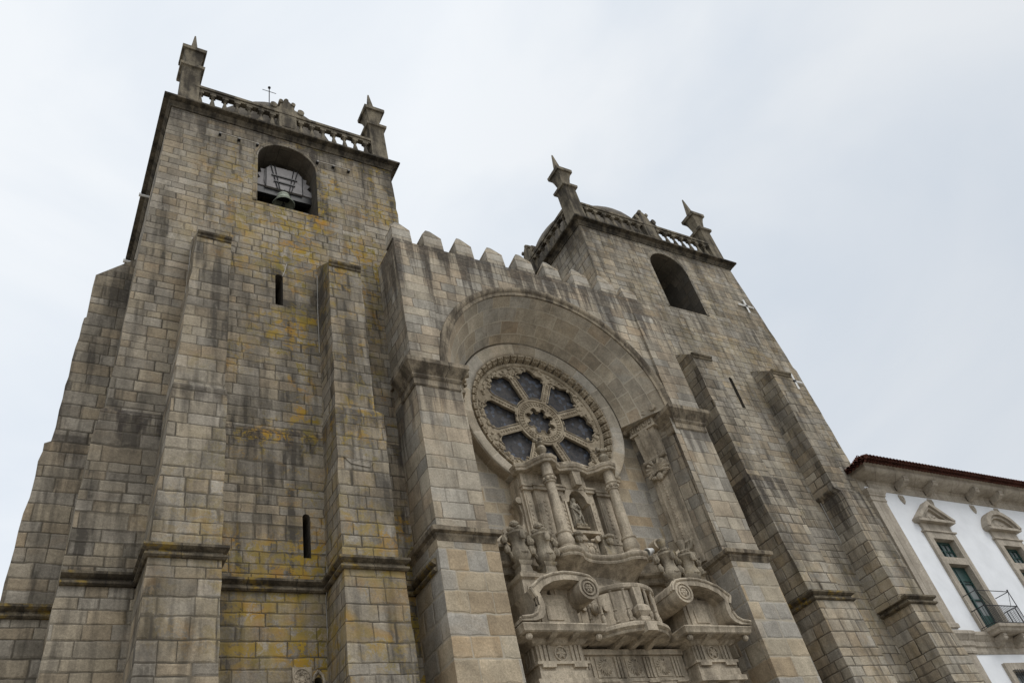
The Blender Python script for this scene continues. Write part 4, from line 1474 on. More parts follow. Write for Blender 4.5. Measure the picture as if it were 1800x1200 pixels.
# bellied underside of the ledge
b = MB()
for k in range(6):
    t0, t1 = k / 6, (k + 1) / 6
    sc = lambda t: .12 + .87 * t ** 2.2
    zz0, zz1 = 11.70 + .79 * t0, 11.70 + .79 * t1
    A_ = [(AX + (p[0] - AX) * (.80 + .20 * t0), p[1] * sc(t0) if p[1] < -.2 else p[1], zz0) for p in path]
    B_ = [(AX + (p[0] - AX) * (.80 + .20 * t1), p[1] * sc(t1) if p[1] < -.2 else p[1], zz1) for p in path]
    for i in range(len(path) - 1):
        b.poly([A_[i], A_[i + 1], B_[i + 1], B_[i]])
b.build('ledge_underside', 'carved', portal, smooth=50)
for s_ in (-1, 1):
    # free-standing column
    b = MB()
    xx = X(s_, 1.34)
    b.lathe([(.28, 12.80), (.28, 12.88), (.25, 12.92), (.29, 13.0), (.30, 13.12), (.245, 13.30), (.24, 13.34), (.27, 13.37), (.27, 13.43), (.195, 13.47), (.185, 14.4), (.165, 15.30), (.21, 15.33), (.21, 15.37), (.18, 15.40), (.19, 15.55)], xx, -.92, 0, 18)
    for k in range(8):
        a = k * pi / 4
        b.lump((xx + .20 * cos(a), -.92 + .20 * sin(a), 15.46), (.07, .07, .08), 6, 4)
    b.lathe([(.19, 15.55), (.23, 15.60), (.20, 15.66), (.19, 16.1)], xx, -.92, 0, 14)
    b.build('column', 'carved', portal)
    # pilasters behind, with relief drops
    for d0, d1, y_, name in ((.48, .78, -.40, 'i'), (1.05, 1.62, -.30, 'm'), (1.72, 2.02, -.22, 'o')):
        b = MB()
        bx(b, s_, d0, d1, y_, -.1, 12.82, 15.42)
        bx(b, s_, d0 + .06, d1 - .06, y_ - .03, y_, 13.5, 15.25)
        bx(b, s_, d0 - .05, d1 + .05, y_ - .09, -.1, 15.42, 15.54)
        bx(b, s_, d0 - .09, d1 + .09, y_ - .13, -.1, 15.54, 15.62)
        for k in range(9):
            b.lump((X(s_, (d0 + d1) / 2), y_ - .035, 13.62 + k * .17), (.05, .03, .055), 6, 4)
        b.build('pilaster', 'carved', portal)
    # scrolled wing at the outer edge
    b = MB()
    pts = [(2.05, 15.30), (2.24, 15.22), (2.30, 15.02), (2.20, 14.90), (2.12, 14.6), (2.20, 14.2), (2.42, 13.7), (2.5, 13.3), (2.05, 13.2)]
    b.prism([(X(s_, d), z) for d, z in pts], -.02, .49)
    b.tube([(X(s_, 2.2), -.1, 15.08), (X(s_, 2.2), .3, 15.08)], .13, 10)
    b.build('scroll_wing', 'carved', portal)
    # corbel heads under the inner pilasters
    b = MB()
    xx = X(s_, .64)
    b.loft([(12.84, xx - .24, xx + .24, -.72, -.1), (13.05, xx - .26, xx + .26, -.74, -.1), (13.3, xx - .19, xx + .19, -.62, -.1), (13.48, xx - .2, xx + .2, -.66, -.1), (13.52, xx - .25, xx + .25, -.72, -.1), (13.6, xx - .25, xx + .25, -.72, -.1)])
    b.lump((xx, -.74, 13.40), (.13, .12, .15), 8, 6)
    b.lump((xx, -.80, 13.52), (.19, .12, .09), 8, 5)
    b.lump((xx, -.82, 13.26), (.08, .07, .08), 6, 5)
    b.build('carved_corbel', 'urn', portal)
# cartouche under the niche
b = MB()
b.box(15.76, 16.44, -.46, -.1, 12.84, 13.42)
for k in range(10):
    a = k * 2 * pi / 10
    b.lump((16.1 + .20 * cos(a), -.48, 13.12 + .22 * sin(a)), (.07, .05, .08), 6, 4)
b.lump((16.1, -.48, 13.12), (.13, .06, .16), 8, 6)
for s_ in (-1, 1):
    b.tube([(X(s_, .30), -.62, 13.52), (X(s_, .30), -.30, 13.52)], .11, 10)
    b.lump((X(s_, .14), -.5, 13.50), (.10, .06, .05), 6, 4)
b.build('cartouche', 'carved', portal)
# niche frame with stepped head
b = MB()
nz0, nz1, nhw = 14.12, 15.30, .46
fr = [(-.58, 13.78), (.58, 13.78), (.58, 14.98), (.68, 15.0), (.70, 15.2), (.50, 15.26), (.36, 15.56), (0, 15.70), (-.36, 15.56), (-.50, 15.26), (-.70, 15.2), (-.68, 15.0), (-.58, 14.98)]
inn = [(-.50, 13.88), (.50, 13.88), (.50, 14.95), (.38, 14.99), (.32, 15.22), (.17, 15.40), (0, 15.45), (-.17, 15.40), (-.32, 15.22), (-.38, 14.99), (-.50, 14.95)]
def plate2(mb, loops, yf, yb, cx):
    flat = [p for lp in loops for p in lp]
    tri = tessellate_polygon([[Vector((p[0], p[1], 0)) for p in lp] for lp in loops])
    for t in tri:
        for y in (yf, yb):
            mb.poly([(cx + flat[i][0], y, flat[i][1]) for i in t])
    for lp in loops:
        for i in range(len(lp)):
            p, q = lp[i - 1], lp[i]
            mb.poly([(cx + p[0], yf, p[1]), (cx + q[0], yf, q[1]), (cx + q[0], yb, q[1]), (cx + p[0], yb, p[1])])
plate2(b, [fr, inn[::-1]], -.48, -.10, AX)
b.build('niche_frame', 'carved', portal)
b = MB()
b.prism([(AX - .52, 15.5), (AX + .52, 15.5), (AX + .52, 16.2), (AX - .52, 16.2)], -.50, -.1)
b.prism([(AX - .13, 15.52), (AX + .13, 15.52), (AX + .17, 16.12), (AX - .17, 16.12)], -.80, -.5)
b.build('keystone', 'carved', portal)
# niche recess (dark back, real depth in front of the slab)
b = MB()
b.lathe([(.51, 13.86), (.51, 15.0), (.40, 15.3), (.0, 15.5)], AX, -.12, 0, 16, a0=0, a1=pi)
b.box(AX - .51, AX + .51, -.12, .45, 13.80, 13.87)
b.build('niche_back', 'carved', portal)
# upper entablature and wavy top slab
topp = [(13.85, -.1), (13.85, -.42), (14.2, -.52), (14.40, -.9), (14.6, -1.18), (14.85, -1.24), (15.08, -1.12), (15.25, -.85), (15.5, -.68), (15.75, -.78), (16.1, -.86), (16.45, -.78), (16.7, -.68), (16.95, -.85), (17.12, -1.12), (17.35, -1.24), (17.6, -1.18), (17.80, -.9), (18.0, -.52), (18.35, -.42), (18.35, -.1)]
b = MB()
prof = [(-.2, 0), (.0, 0), (.02, .05), (.0, .09), (.05, .13), (.08, .22), (.04, .26), (-.2, .28)]
b.mould(topp, prof, 16.08)
for z in (16.09, 16.34):
    b.prism(topp, z, z + .012, 'z')
b.box(14.05, 18.15, -.28, .49, 15.62, 16.09)
# low rising centre
b.prism([(15.4, 16.34), (16.8, 16.34), (16.55, 16.40), (16.3, 16.47), (16.1, 16.49), (15.9, 16.47), (15.65, 16.40)], -.80, -.2)
b.build('aedicule_cornice', 'carved', portal)

# ------------------------------------------------------------------ things resting on the portal
def urn_mesh():
    b = MB()
    b.loft([(0, -.27, .27, -.25, .25), (.10, -.27, .27, -.25, .25), (.16, -.20, .20, -.18, .18), (.34, -.17, .17, -.16, .16), (.40, -.22, .22, -.2, .2), (.46, -.23, .23, -.21, .21)])
    b.lathe([(.20, .46), (.25, .52), (.30, .64), (.29, .76), (.22, .90), (.20, 1.02), (.24, 1.14), (.33, 1.24), (.36, 1.27), (.36, 1.33), (.22, 1.38), (.12, 1.40)], n=14)
    return b


URNS = [(3.42, -1, 'square stone urn with scroll handles, outer one beside the left pilaster'), (2.52, -1, 'square stone urn with scroll handles beside the left aedicule column'),
        (2.52, 1, 'mossy topped stone urn with scroll handles beside the right aedicule column'), (3.42, 1, 'stone urn with scroll handles, outer one beside the right pilaster')]
for dd, s_, lab in URNS:
    x, y, z = X(s_, dd) + (.2 if s_ < 0 else .15), -.98, 11.705 - (0 if s_ < 0 else .36)
    u = thing('stone_urn', lab, 'urn', (x, y, z), 'stone urns on the portal pedestals')
    US = Matrix.Translation((x, y, z)) @ Matrix.Diagonal((1.06, 1.06, 1.12, 1))
    urn_mesh().xf(US).build('body', 'urn', u)
    b = MB()
    for h in (-1, 1):
        pts = [(h * .26, 0, .62), (h * .36, 0, .78), (h * .42, 0, .98), (h * .46, 0, 1.16), (h * .40, 0, 1.26), (h * .33, 0, 1.2)]
        b.tube(pts, [.05, .06, .08, .09, .08, .05], 7)
        b.lump((h * .43, -.04, .82), (.10, .11, .12), 7, 5)
        b.lump((h * .46, 0, 1.12), (.11, .13, .12), 7, 5)
    b.lump((0, -.27, .68), (.13, .06, .05), 7, 5)
    b.lump((0, -.33, 1.16), (.11, .08, .14), 7, 5)
    b.xf(US).build('handle', 'urn', u)
    b = MB()
    if s_ < 0:
        b.lathe([(.13, 1.40), (.18, 1.46), (.14, 1.54), (.05, 1.56)], n=10)
        for k in range(9):
            a = k * 2 * pi / 9
            b.lump((.16 * cos(a), .16 * sin(a), 1.50 + .08 * sin(k * 2.3)), (.10, .10, .08), 6, 4)
        b.lump((0, 0, 1.66), (.16, .15, .10), 8, 5)
    else:
        b.lathe([(.12, 1.40), (.15, 1.44), (.09, 1.54), (.11, 1.60), (.15, 1.74), (.16, 1.84), (.10, 1.88), (.0, 1.9)], n=12)
        for k in range(7):
            a = k * 2 * pi / 7
            b.lump((.15 * cos(a), .15 * sin(a), 1.46), (.07, .07, .06), 6, 4)
    b.xf(US).build('finial', 'urn', u)

for s_, lab in ((-1, 'leafy stone vase above the left column of the niche'), (1, 'leafy stone vase above the right column of the niche')):
    x, y, z = X(s_, 1.36), -.92, 16.355
    u = thing('stone_vase', lab, 'vase', (x, y, z), 'vases on the niche canopy')
    b = MB()
    b.lathe([(.16, 0), (.16, .05), (.10, .10), (.10, .16), (.17, .26), (.20, .36), (.15, .46), (.12, .50), (.18, .54), (.0, .56)], n=12)
    b.xf(Matrix.Translation((x, y, z))).build('bowl', 'urn', u)
    b = MB()
    r3 = random.Random(int(10 + s_))
    for k in range(16):
        a = r3.random() * 2 * pi
        rr_ = .05 + .16 * r3.random()
        b.lump((rr_ * cos(a), rr_ * sin(a), .58 + .22 * r3.random()), (.08, .08, .07), 6, 4)
    b.xf(Matrix.Translation((x, y, z))).build('leaves', 'urn', u)


# statue: one continuous draped figure
def statue():
    x, y, z = 15.98, -.34, 14.04
    st = thing('saint_statue', 'draped stone saint with joined hands standing in the niche below the rose window', 'statue', (x, y, z))
    V = [(0, 0, .52, .125, .11),      # 0 pelvis (root)
         (-.01, 0, .66, .105, .09), (.0, -.01, .80, .13, .10), (0, -.01, .90, .10, .08), (0, -.015, .955, .045, .045), (.0, -.03, 1.03, .07, .08), (0, -.035, 1.09, .068, .075),   # 1-6 spine neck head
         (.0, 0, .34, .135, .12), (.01, 0, .16, .15, .125), (.01, -.0, .03, .17, .14),                                                           # 7-9 skirt
         (.13, 0, .87, .05, .05), (.17, -.03, .74, .045, .045), (.10, -.14, .70, .032, .032), (.02, -.16, .78, .025, .025),                    # 10-13 right arm
         (-.13, 0, .87, .05, .05), (-.17, -.03, .74, .045, .045), (-.10, -.14, .70, .032, .032), (-.02, -.16, .78, .025, .025)]              # 14-17 left arm
    E = [(0, 1), (1, 2), (2, 3), (3, 4), (4, 5), (5, 6), (0, 7), (7, 8), (8, 9), (3, 10), (10, 11), (11, 12), (12, 13), (3, 14), (14, 15), (15, 16), (16, 17)]
    me = bpy.data.meshes.new('body')
    me.from_pydata([(a, b_, c) for a, b_, c, *_ in V], E, [])
    o = bpy.data.objects.new('body', me)
    COL.objects.link(o)
    o.parent = st
    sk = o.modifiers.new('skin', 'SKIN')
    for i, vv in enumerate(me.skin_vertices[0].data):
        vv.radius = V[i][3:5]
        vv.use_root = i == 0
    sk.use_smooth_shade = True
    sb = o.modifiers.new('sub', 'SUBSURF')
    sb.levels = sb.render_levels = 2
    me.materials.append(M_['statue'])
    T = Matrix.Translation((x, y, z))
    b = MB()      # cloak with deep folds
    for k in range(11):
        a = rad(-30 + 240 * k / 10)
        cx_, cy_ = .15 * cos(a), .12 * sin(a)
        b.tube([(cx_ * .75, cy_ * .8, .92), (cx_ * 1.05 + .02 * sin(k), cy_ + .01, .66), (cx_ * 1.05, cy_ * 1.1, .36), (cx_ * 1.35 + .02 * cos(k * 2), cy_ * 1.3, .03)], [.035, .045, .05, .04], 6)
    b.tube([(-.16, -.09, .72), (-.02, -.16, .55), (.10, -.15, .36), (.17, -.08, .16)], [.03, .045, .05, .03], 6)
    b.tube([(.14, -.08, .62), (.04, -.16, .42), (-.06, -.16, .22)], [.03, .04, .03], 6)
    b.xf(T).build('cloak', 'statue', st, smooth=60)
    b = MB()
    b.lump((0, .0, 1.08), (.085, .085, .10), 10, 8)
    b.tube([(.07, .02, 1.08), (.085, .02, .95), (.11, .0, .88)], [.03, .03, .02], 6)
    b.tube([(-.07, .02, 1.08), (-.085, .02, .95), (-.11, .0, .88)], [.03, .03, .02], 6)
    b.xf(T).build('hair_veil', 'statue', st, smooth=60)
    b = MB()
    b.lump((0, -.115, 1.05), (.012, .016, .022), 6, 4)
    for h in (-1, 1):
        b.lump((h * .026, -.104, 1.072), (.012, .006, .007), 6, 4)
    b.lump((0, -.107, 1.018), (.02, .006, .005), 6, 4)
    for h in (-1, 1):
        for k in range(5):
            b.tube([(h * .012, -.165 + .006 * k, .775), (h * .007, -.178 + .008 * k, .80 + .012 * (2 - abs(k - 1.5)))], .006, 5)
    b.xf(T).build('face_and_fingers', 'statue', st)
    b = MB()
    b.box(-.27, .27, -.20, .16, -.115, -.05)
    b.lump((0, 0, -.01), (.24, .17, .09), 10, 6)
    for h in (-.16, .02, .17):
        b.lump((h, -.14, .02), (.075, .07, .08), 8, 6)
        b.lump((h, -.215, .015), (.012, .015, .016), 6, 4)
        b.lump((h + .06, -.10, .0), (.06, .03, .04), 6, 4)
    b.xf(T).build('cherub_base', 'tracery', st)


statue()

# ------------------------------------------------------------------ bell in the left tower
bx0, by0, bz0 = 6.28, .95, 29.15
bell = thing('church_bell', 'green bronze bell hanging from a grey yoke in the left tower opening', 'bell', (bx0, by0, bz0))
T = Matrix.Translation((bx0, by0, bz0))
b = MB()
b.lathe([(.46, 0), (.47, .03), (.43, .08), (.36, .20), (.31, .36), (.285, .52), (.27, .60), (.22, .68), (.12, .72), (0, .73)], n=28)
b.lathe([(.42, .02), (.30, .2), (.24, .5), (0, .62)], n=28)
for r_, z_ in ((.405, .13), (.30, .47), (.345, .25)):
    b.lathe([(r_, z_ - .015), (r_ + .015, z_), (r_, z_ + .015)], n=28)
b.tube([(-.12, 0, .70), (-.10, 0, .86), (.10, 0, .86), (.12, 0, .70)], .045, 8)
b.tube([(0, -.12, .70), (0, -.1, .86), (0, .1, .86), (0, .12, .70)], .045, 8)
b.xf(T).build('bell_body', 'bronze', bell)
b = MB()
b.tube([(0, 0, .55), (0, 0, .08)], .03, 6)
b.lump((0, 0, .02), .09, 8, 6)
b.xf(T).build('clapper', 'iron', bell)
b = MB()
b.prism([(-.80, .80), (.80, .80), (.84, 1.2), (.82, 1.95), (.60, 2.28), (-.60, 2.28), (-.82, 1.95), (-.84, 1.2)], -.20, .20)
b.prism([(-1.22, .86), (-.80, .86), (-.80, 2.0), (-1.0, 1.98), (-.96, 1.72), (-1.14, 1.62), (-1.0, 1.35), (-1.2, 1.15)], -.14, .14)
b.prism([(1.22, .86), (.80, .86), (.80, 2.0), (1.0, 1.98), (.96, 1.72), (1.14, 1.62), (1.0, 1.35), (1.2, 1.15)], -.14, .14)
b.xf(T).build('yoke', 'wood', bell)
b = MB()
for h in (-1, 1):
    for o_ in (0, .17):
        b.tube([(h * (.42 + o_), -.225, 2.34), (h * (.20 + o_ * .55), -.225, .74)], .022, 6)
    b.tube([(h * .78, -.22, .80), (h * .78, -.22, 2.02)], .018, 6)
for z_, ww in ((1.62, .55), (1.22, .45)):
    b.box(-ww, ww, -.26, -.205, z_ - .035, z_ + .035)
b.box(-.02, .02, -.24, -.2, .74, .8)
b.xf(T).build('iron_strap', 'iron', bell)
b = MB()
b.box(-1.24, 1.24, -.10, .12, .42, .80)
b.xf(T).build('support_beam', 'iron', bell)

# ------------------------------------------------------------------ fittings on the towers
def cross_light(x, y, z, lab, n_arms=4):
    o = thing('cross_light', lab, 'light fixture', (x, y, z), 'cross shaped light fixtures on the right tower')
    for k, (dx, dz) in enumerate(((-.60, 0), (.56, 0), (0, .50), (0, -.54))[4 - n_arms:]):
        b = MB()
        f = lambda t, oo: (x + dx * t + (oo if dz else 0), y, z + dz * t + (oo if dx else 0))
        for oo in (-.035, .035):
            b.tube([f(.08, oo), f(1, oo)], .032, 6)
        b.build('arm', 'white_metal', o)
    b = MB()
    b.box(x - .07, x + .07, y - .04, y + .05, z - .07, z + .07)
    b.build('hub', 'iron', o)


cross_light(32.3, -.04, 29.62, 'white cross shaped light fixture high on the right tower below its cornice')
cross_light(32.92, -.08, 24.2, 'white three armed light fixture beside the outer buttress of the right tower', 3)
for xa, xb, lab in ((3.39, 5.0, 'long pale tube bar on the left tower wall, left of the bell opening'), (7.52, 9.02, 'rusty pale tube bar on the left tower wall, right of the bell opening')):
    o = thing('tube_bar', lab, 'light bar', ((xa + xb) / 2, .05, 31.66), 'tube bars beside the bell opening')
    b = MB()
    b.tube([(xa, .02, 31.66), (xb, .02, 31.68)], .03, 8)
    b.build('tube', 'dull_metal', o)
    b = MB()
    for t in (.02, .5, .97):
        xx = xa + (xb - xa) * t
        b.box(xx - .05, xx + .05, .0, .14, 31.60, 31.73)
    b.build('bracket', 'iron', o)
for i, (yy, zz, lab) in enumerate(((4.5, 32.0, 'upper small white peg on the left edge of the left tower'), (5.1, 28.3, 'lower small white peg on the left edge of the left tower'))):
    xx = lerp(T1xl, zz)
    b = MB()
    b.tube([(xx + .02, yy, zz), (xx - .38, yy, zz)], .05, 8)
    b.box(xx - .44, xx - .36, yy - .06, yy + .06, zz - .06, zz + .06)
    tag(b.build('wall_peg', 'white_metal'), lab, 'bracket', 'pegs on the left tower edge')

CB = [
    ('thin pale cable down the wall corner beside the inner left tower buttress', [(6.98, .0, 0), (6.99, .0, 9), (7.0, .0, 11.4), (7.03, -.13, 11.7), (7.06, .0, 12.1), (7.12, .0, 13.2)]),
    ('pale cable along the upper left edge of the outer left tower buttress', [(2.71, -.06, 24.0), (2.70, -.06, 22.8), (2.66, -.06, 21.0)]),
    ('pale cable along the upper left edge of the inner left tower buttress', [(7.27, .08, 24.3), (7.22, .08, 22.5), (7.20, .08, 20.4)]),
    ('short pale wire curving up from the upper slit window', [(5.96, .10, 23.9), (6.04, .09, 24.2), (6.12, .09, 24.6)]),
]
for lab, pts in CB:
    b = MB()
    b.tube(pts, .013, 5)
    tag(b.build('cable', 'cable'), lab, 'cable', 'cables on the left tower')
b = MB()
b.tube([(29.98, -.02, 19.5), (30.02, -.02, 16), (30.1, -.03, 12)], .02, 5)
tag(b.build('cable', 'cable'), 'thin pale cable beside the outer right tower buttress', 'cable')
# floodlight on the right of the portal
fx, fy, fz = 18.62, -.62, 13.2
fl = thing('floodlight', 'small white floodlight tilted above the right urns of the portal', 'floodlight', (fx, fy, fz))
b = MB()
b.lathe([(.09, 0), (.10, .05), (.15, .26), (.16, .30), (.13, .30)], n=14)
b.xf(Matrix.Translation((fx, fy, fz)) @ Matrix.Rotation(rad(70), 4, 'Y') @ Matrix.Rotation(rad(180), 4, 'X')).build('housing', 'white_metal', fl)
b = MB()
b.lathe([(0, .285), (.125, .285)], n=14)
b.xf(Matrix.Translation((fx, fy, fz)) @ Matrix.Rotation(rad(70), 4, 'Y') @ Matrix.Rotation(rad(180), 4, 'X')).build('lens', 'glass', fl)
b = MB()
b.tube([(fx, fy, fz), (fx + .1, fy + .2, fz - .12), (fx + .1, fy + .3, fz - .3)], .03, 6)
b.build('bracket', 'white_metal', fl)

# ------------------------------------------------------------------ white palace on the right
YP = 0.0
pal = thing('palace', 'white plastered palace with granite trim, green windows and red tiled eaves', 'palace', (44, YP, 0))
X0, X1 = 33.95, 66.0
WIN = [(37.75, 'tri'), (43.55, 'arc'), (49.35, 'tri'), (55.15, 'arc'), (60.95, 'tri')]
b = MB()
b.box(X0, X1, YP + .34, YP + 14, 0, 17.9)
HOL = [(wx + a, wx + c, z0, z1) for wx, _ in WIN for a, c, z0, z1 in ((-.82, .80, 10.72, 13.95), (-.82, .80, 14.30, 15.27), (-.75, .75, 6.5, 8.95))]
gx = sorted({X0, X1} | {h[0] for h in HOL} | {h[1] for h in HOL})
gz = sorted({0, 17.9} | {h[2] for h in HOL} | {h[3] for h in HOL})
for xa, xb in zip(gx, gx[1:]):
    for za, zb in zip(gz, gz[1:]):
        xm, zm = (xa + xb) / 2, (za + zb) / 2
        if not any(h[0] < xm < h[1] and h[2] < zm < h[3] for h in HOL):
            b.poly([(xa, YP, za), (xb, YP, za), (xb, YP, zb), (xa, YP, zb)])
wall = b.build('wall', 'plaster', pal)
# corner pilaster, lower and upper
b = MB()
b.loft([(0, 33.85, 35.0, YP - .12, YP + 14), (9.7, 33.85, 35.0, YP - .12, YP + 14)])
b.loft([(10.85, 33.75, 35.0, YP - .14, YP + 3), (11.02, 33.75, 35.0, YP - .14, YP + 3), (11.08, 33.82, 34.92, YP - .10, YP + 3), (17.05, 33.82, 34.86, YP - .10, YP + 3)])
b.mould([(33.82, YP + 3), (33.82, YP - .10), (34.86, YP - .10), (34.86, YP + .05)], [(-.1, 0), (.0, 0), (.05, .05), (.03, .12), (.03, .26), (.09, .32), (.09, .38), (.14, .44), (.17, .54), (.17, .62), (-.1, .66)], 17.02)
b.build('corner_pilaster', 'pal_stone', pal)
# string course between storeys
b = MB()
SP = [(-.05, 0), (.04, 0), (.06, .08), (.04, .12), (.04, .26), (.10, .32), (.10, .52), (.16, .58), (.20, .70), (.26, .76), (.26, .88), (.18, .94), (-.05, .98)]
b.mould([(33.7, YP + 3), (33.7, YP - .12), (35.15, YP - .12), (35.15, YP), (X1, YP)], SP, 9.72)
b.build('string_course', 'pal_stone', pal)
# eaves cornice
b = MB()
EP = [(-.05, 0), (.05, 0), (.08, .10), (.05, .14), (.05, .36), (.12, .42), (.12, .48), (.62, .56), (.80, .66), (.84, .72), (.84, .86), (.92, .94), (-.05, 1.0)]
b.mould([(34.30, YP + 3.5), (34.30, YP), (X1, YP)], EP, 17.72)
b.box(33.64, 34.28, YP + .02, YP + 3.4, 17.62, 18.66)
eav = b.build('eaves_cornice', 'pal_stone', pal)
# corbels with shells beneath
cb0 = bd0 = None
xs = [36.45, 38.75, 42.35, 44.55, 48.1, 50.5, 54.0, 56.3, 59.8, 62.1]
for cxx in xs:
    if cb0 is None:
        b = MB()
        b.prism([(-.05, .0), (-.05, .46), (-.72, .50), (-.74, .38), (-.60, .30), (-.55, .16), (-.40, .08), (-.20, .06)], -.17, .17, 'x')
        b.tube([(-.19, -.60, .32), (.19, -.60, .32)], .11, 10)
        cb0 = b.build('corbel', 'pal_stone', pal)
        cb0.matrix_parent_inverse = Matrix.Translation(-pal.location)
        cb0.location = (cxx, YP - .06, 17.80)
        b = MB()
        b.prism([(-.17, .22), (.17, .22), (.19, .08), (.14, -.14), (0, -.28), (-.14, -.14), (-.19, .08)], -.05, .02)
        b.ring([(.14, -.04), (.14, -.08), (.09, -.08), (.09, -.04)], 0, .02, 0, 2 * pi, 16)
        bd0 = b.build('cartouche', 'pal_stone', pal)
        bd0.location = (cxx, YP, 17.42)
    else:
        copy_of(cb0, pal, (cxx, YP - .06, 17.80))
        copy_of(bd0, pal, (cxx, YP, 17.42))
# roof
b = MB()
x_, y_ = 33.16, YP - 1.36
ze = 18.60
slope = .38
rz = lambda yy: ze + (yy - y_) * slope
b.poly([(x_ + .1, y_ + .5, rz(y_ + .5)), (X1, y_ + .5, rz(y_ + .5)), (X1, YP + 7, rz(YP + 7)), (x_ + 7, YP + 7, rz(YP + 7))])
b.poly([(x_ + .1, y_ + .5, rz(y_ + .5)), (x_ + 7, YP + 7, rz(YP + 7)), (x_ + .1, YP + 15, rz(y_ + .5))])
b.poly([(x_ + .1, y_ + .5, ze + .1), (X1, y_ + .5, ze + .1), (X1, YP + .2, ze + .1), (x_ + .1, YP + .2, ze + .1)])
P_ = .25
nt_ = int((X1 - x_) / P_)
for k in range(nt_):
    xx = x_ + .13 + k * P_
    for dx_, r, sg, up, ya, yb in ((0, .115, 1, -.06, y_ + .14, y_ + min(.60, .3 + k * P_)), (P_ / 2, .105, -1, -.04, y_ + .20, y_ + min(.7, .4 + k * P_)), (0, .115, 1, .07, y_, y_ + min(.62, .3 + k * P_)), (0, .12, 1, .11, y_ + .45, min(YP + 5, y_ + .5 + k * P_)), (P_ / 2, .105, -1, .09, y_ + .06, y_ + min(.75, .4 + k * P_))):
        for th in (0, .016):
            f = lambda t, yy: (xx + dx_ + (r - th) * cos(t), yy, rz(yy) + up + sg * (r - th) * sin(t))
            for q in range(6):
                t0, t1 = pi * q / 6, pi * (q + 1) / 6
                b.poly([f(t0, ya), f(t1, ya), f(t1, yb), f(t0, yb)])
        for q in range(6):
            t0, t1 = pi * q / 6, pi * (q + 1) / 6
            g = lambda t, rr: (xx + dx_ + rr * cos(t), ya, rz(ya) + up + sg * rr * sin(t))
            b.poly([g(t0, r), g(t1, r), g(t1, r - .016), g(t0, r - .016)])
for k in range(26):                 # tiles of the hip side, ending over the tower wall
    yy = y_ + .18 + k * P_
    for off, r, sg, up in ((0, .12, 1, .07), (P_ / 2, .105, -1, .09), (0, .115, 1, -.05), (P_ / 2, .105, -1, -.03)):
        for q in range(6):
            t0, t1 = pi * q / 6, pi * (q + 1) / 6
            f = lambda t, xq: (xq, yy + off + r * cos(t), ze + (xq - x_) * slope + up + sg * r * sin(t))
            b.poly([f(t0, x_), f(t1, x_), f(t1, x_ + min(1.2, .3 + k * P_)), f(t0, x_ + min(1.2, .3 + k * P_))])
b.tube([(x_ + .05, y_ + .05, ze + .06), (x_ + .5, y_ + .5, ze + .5 * slope + .12), (x_ + 3, y_ + 3, ze + 3 * slope + .12)], [.10, .10, .10], 8)
b.build('tiled_roof', 'tile', pal)


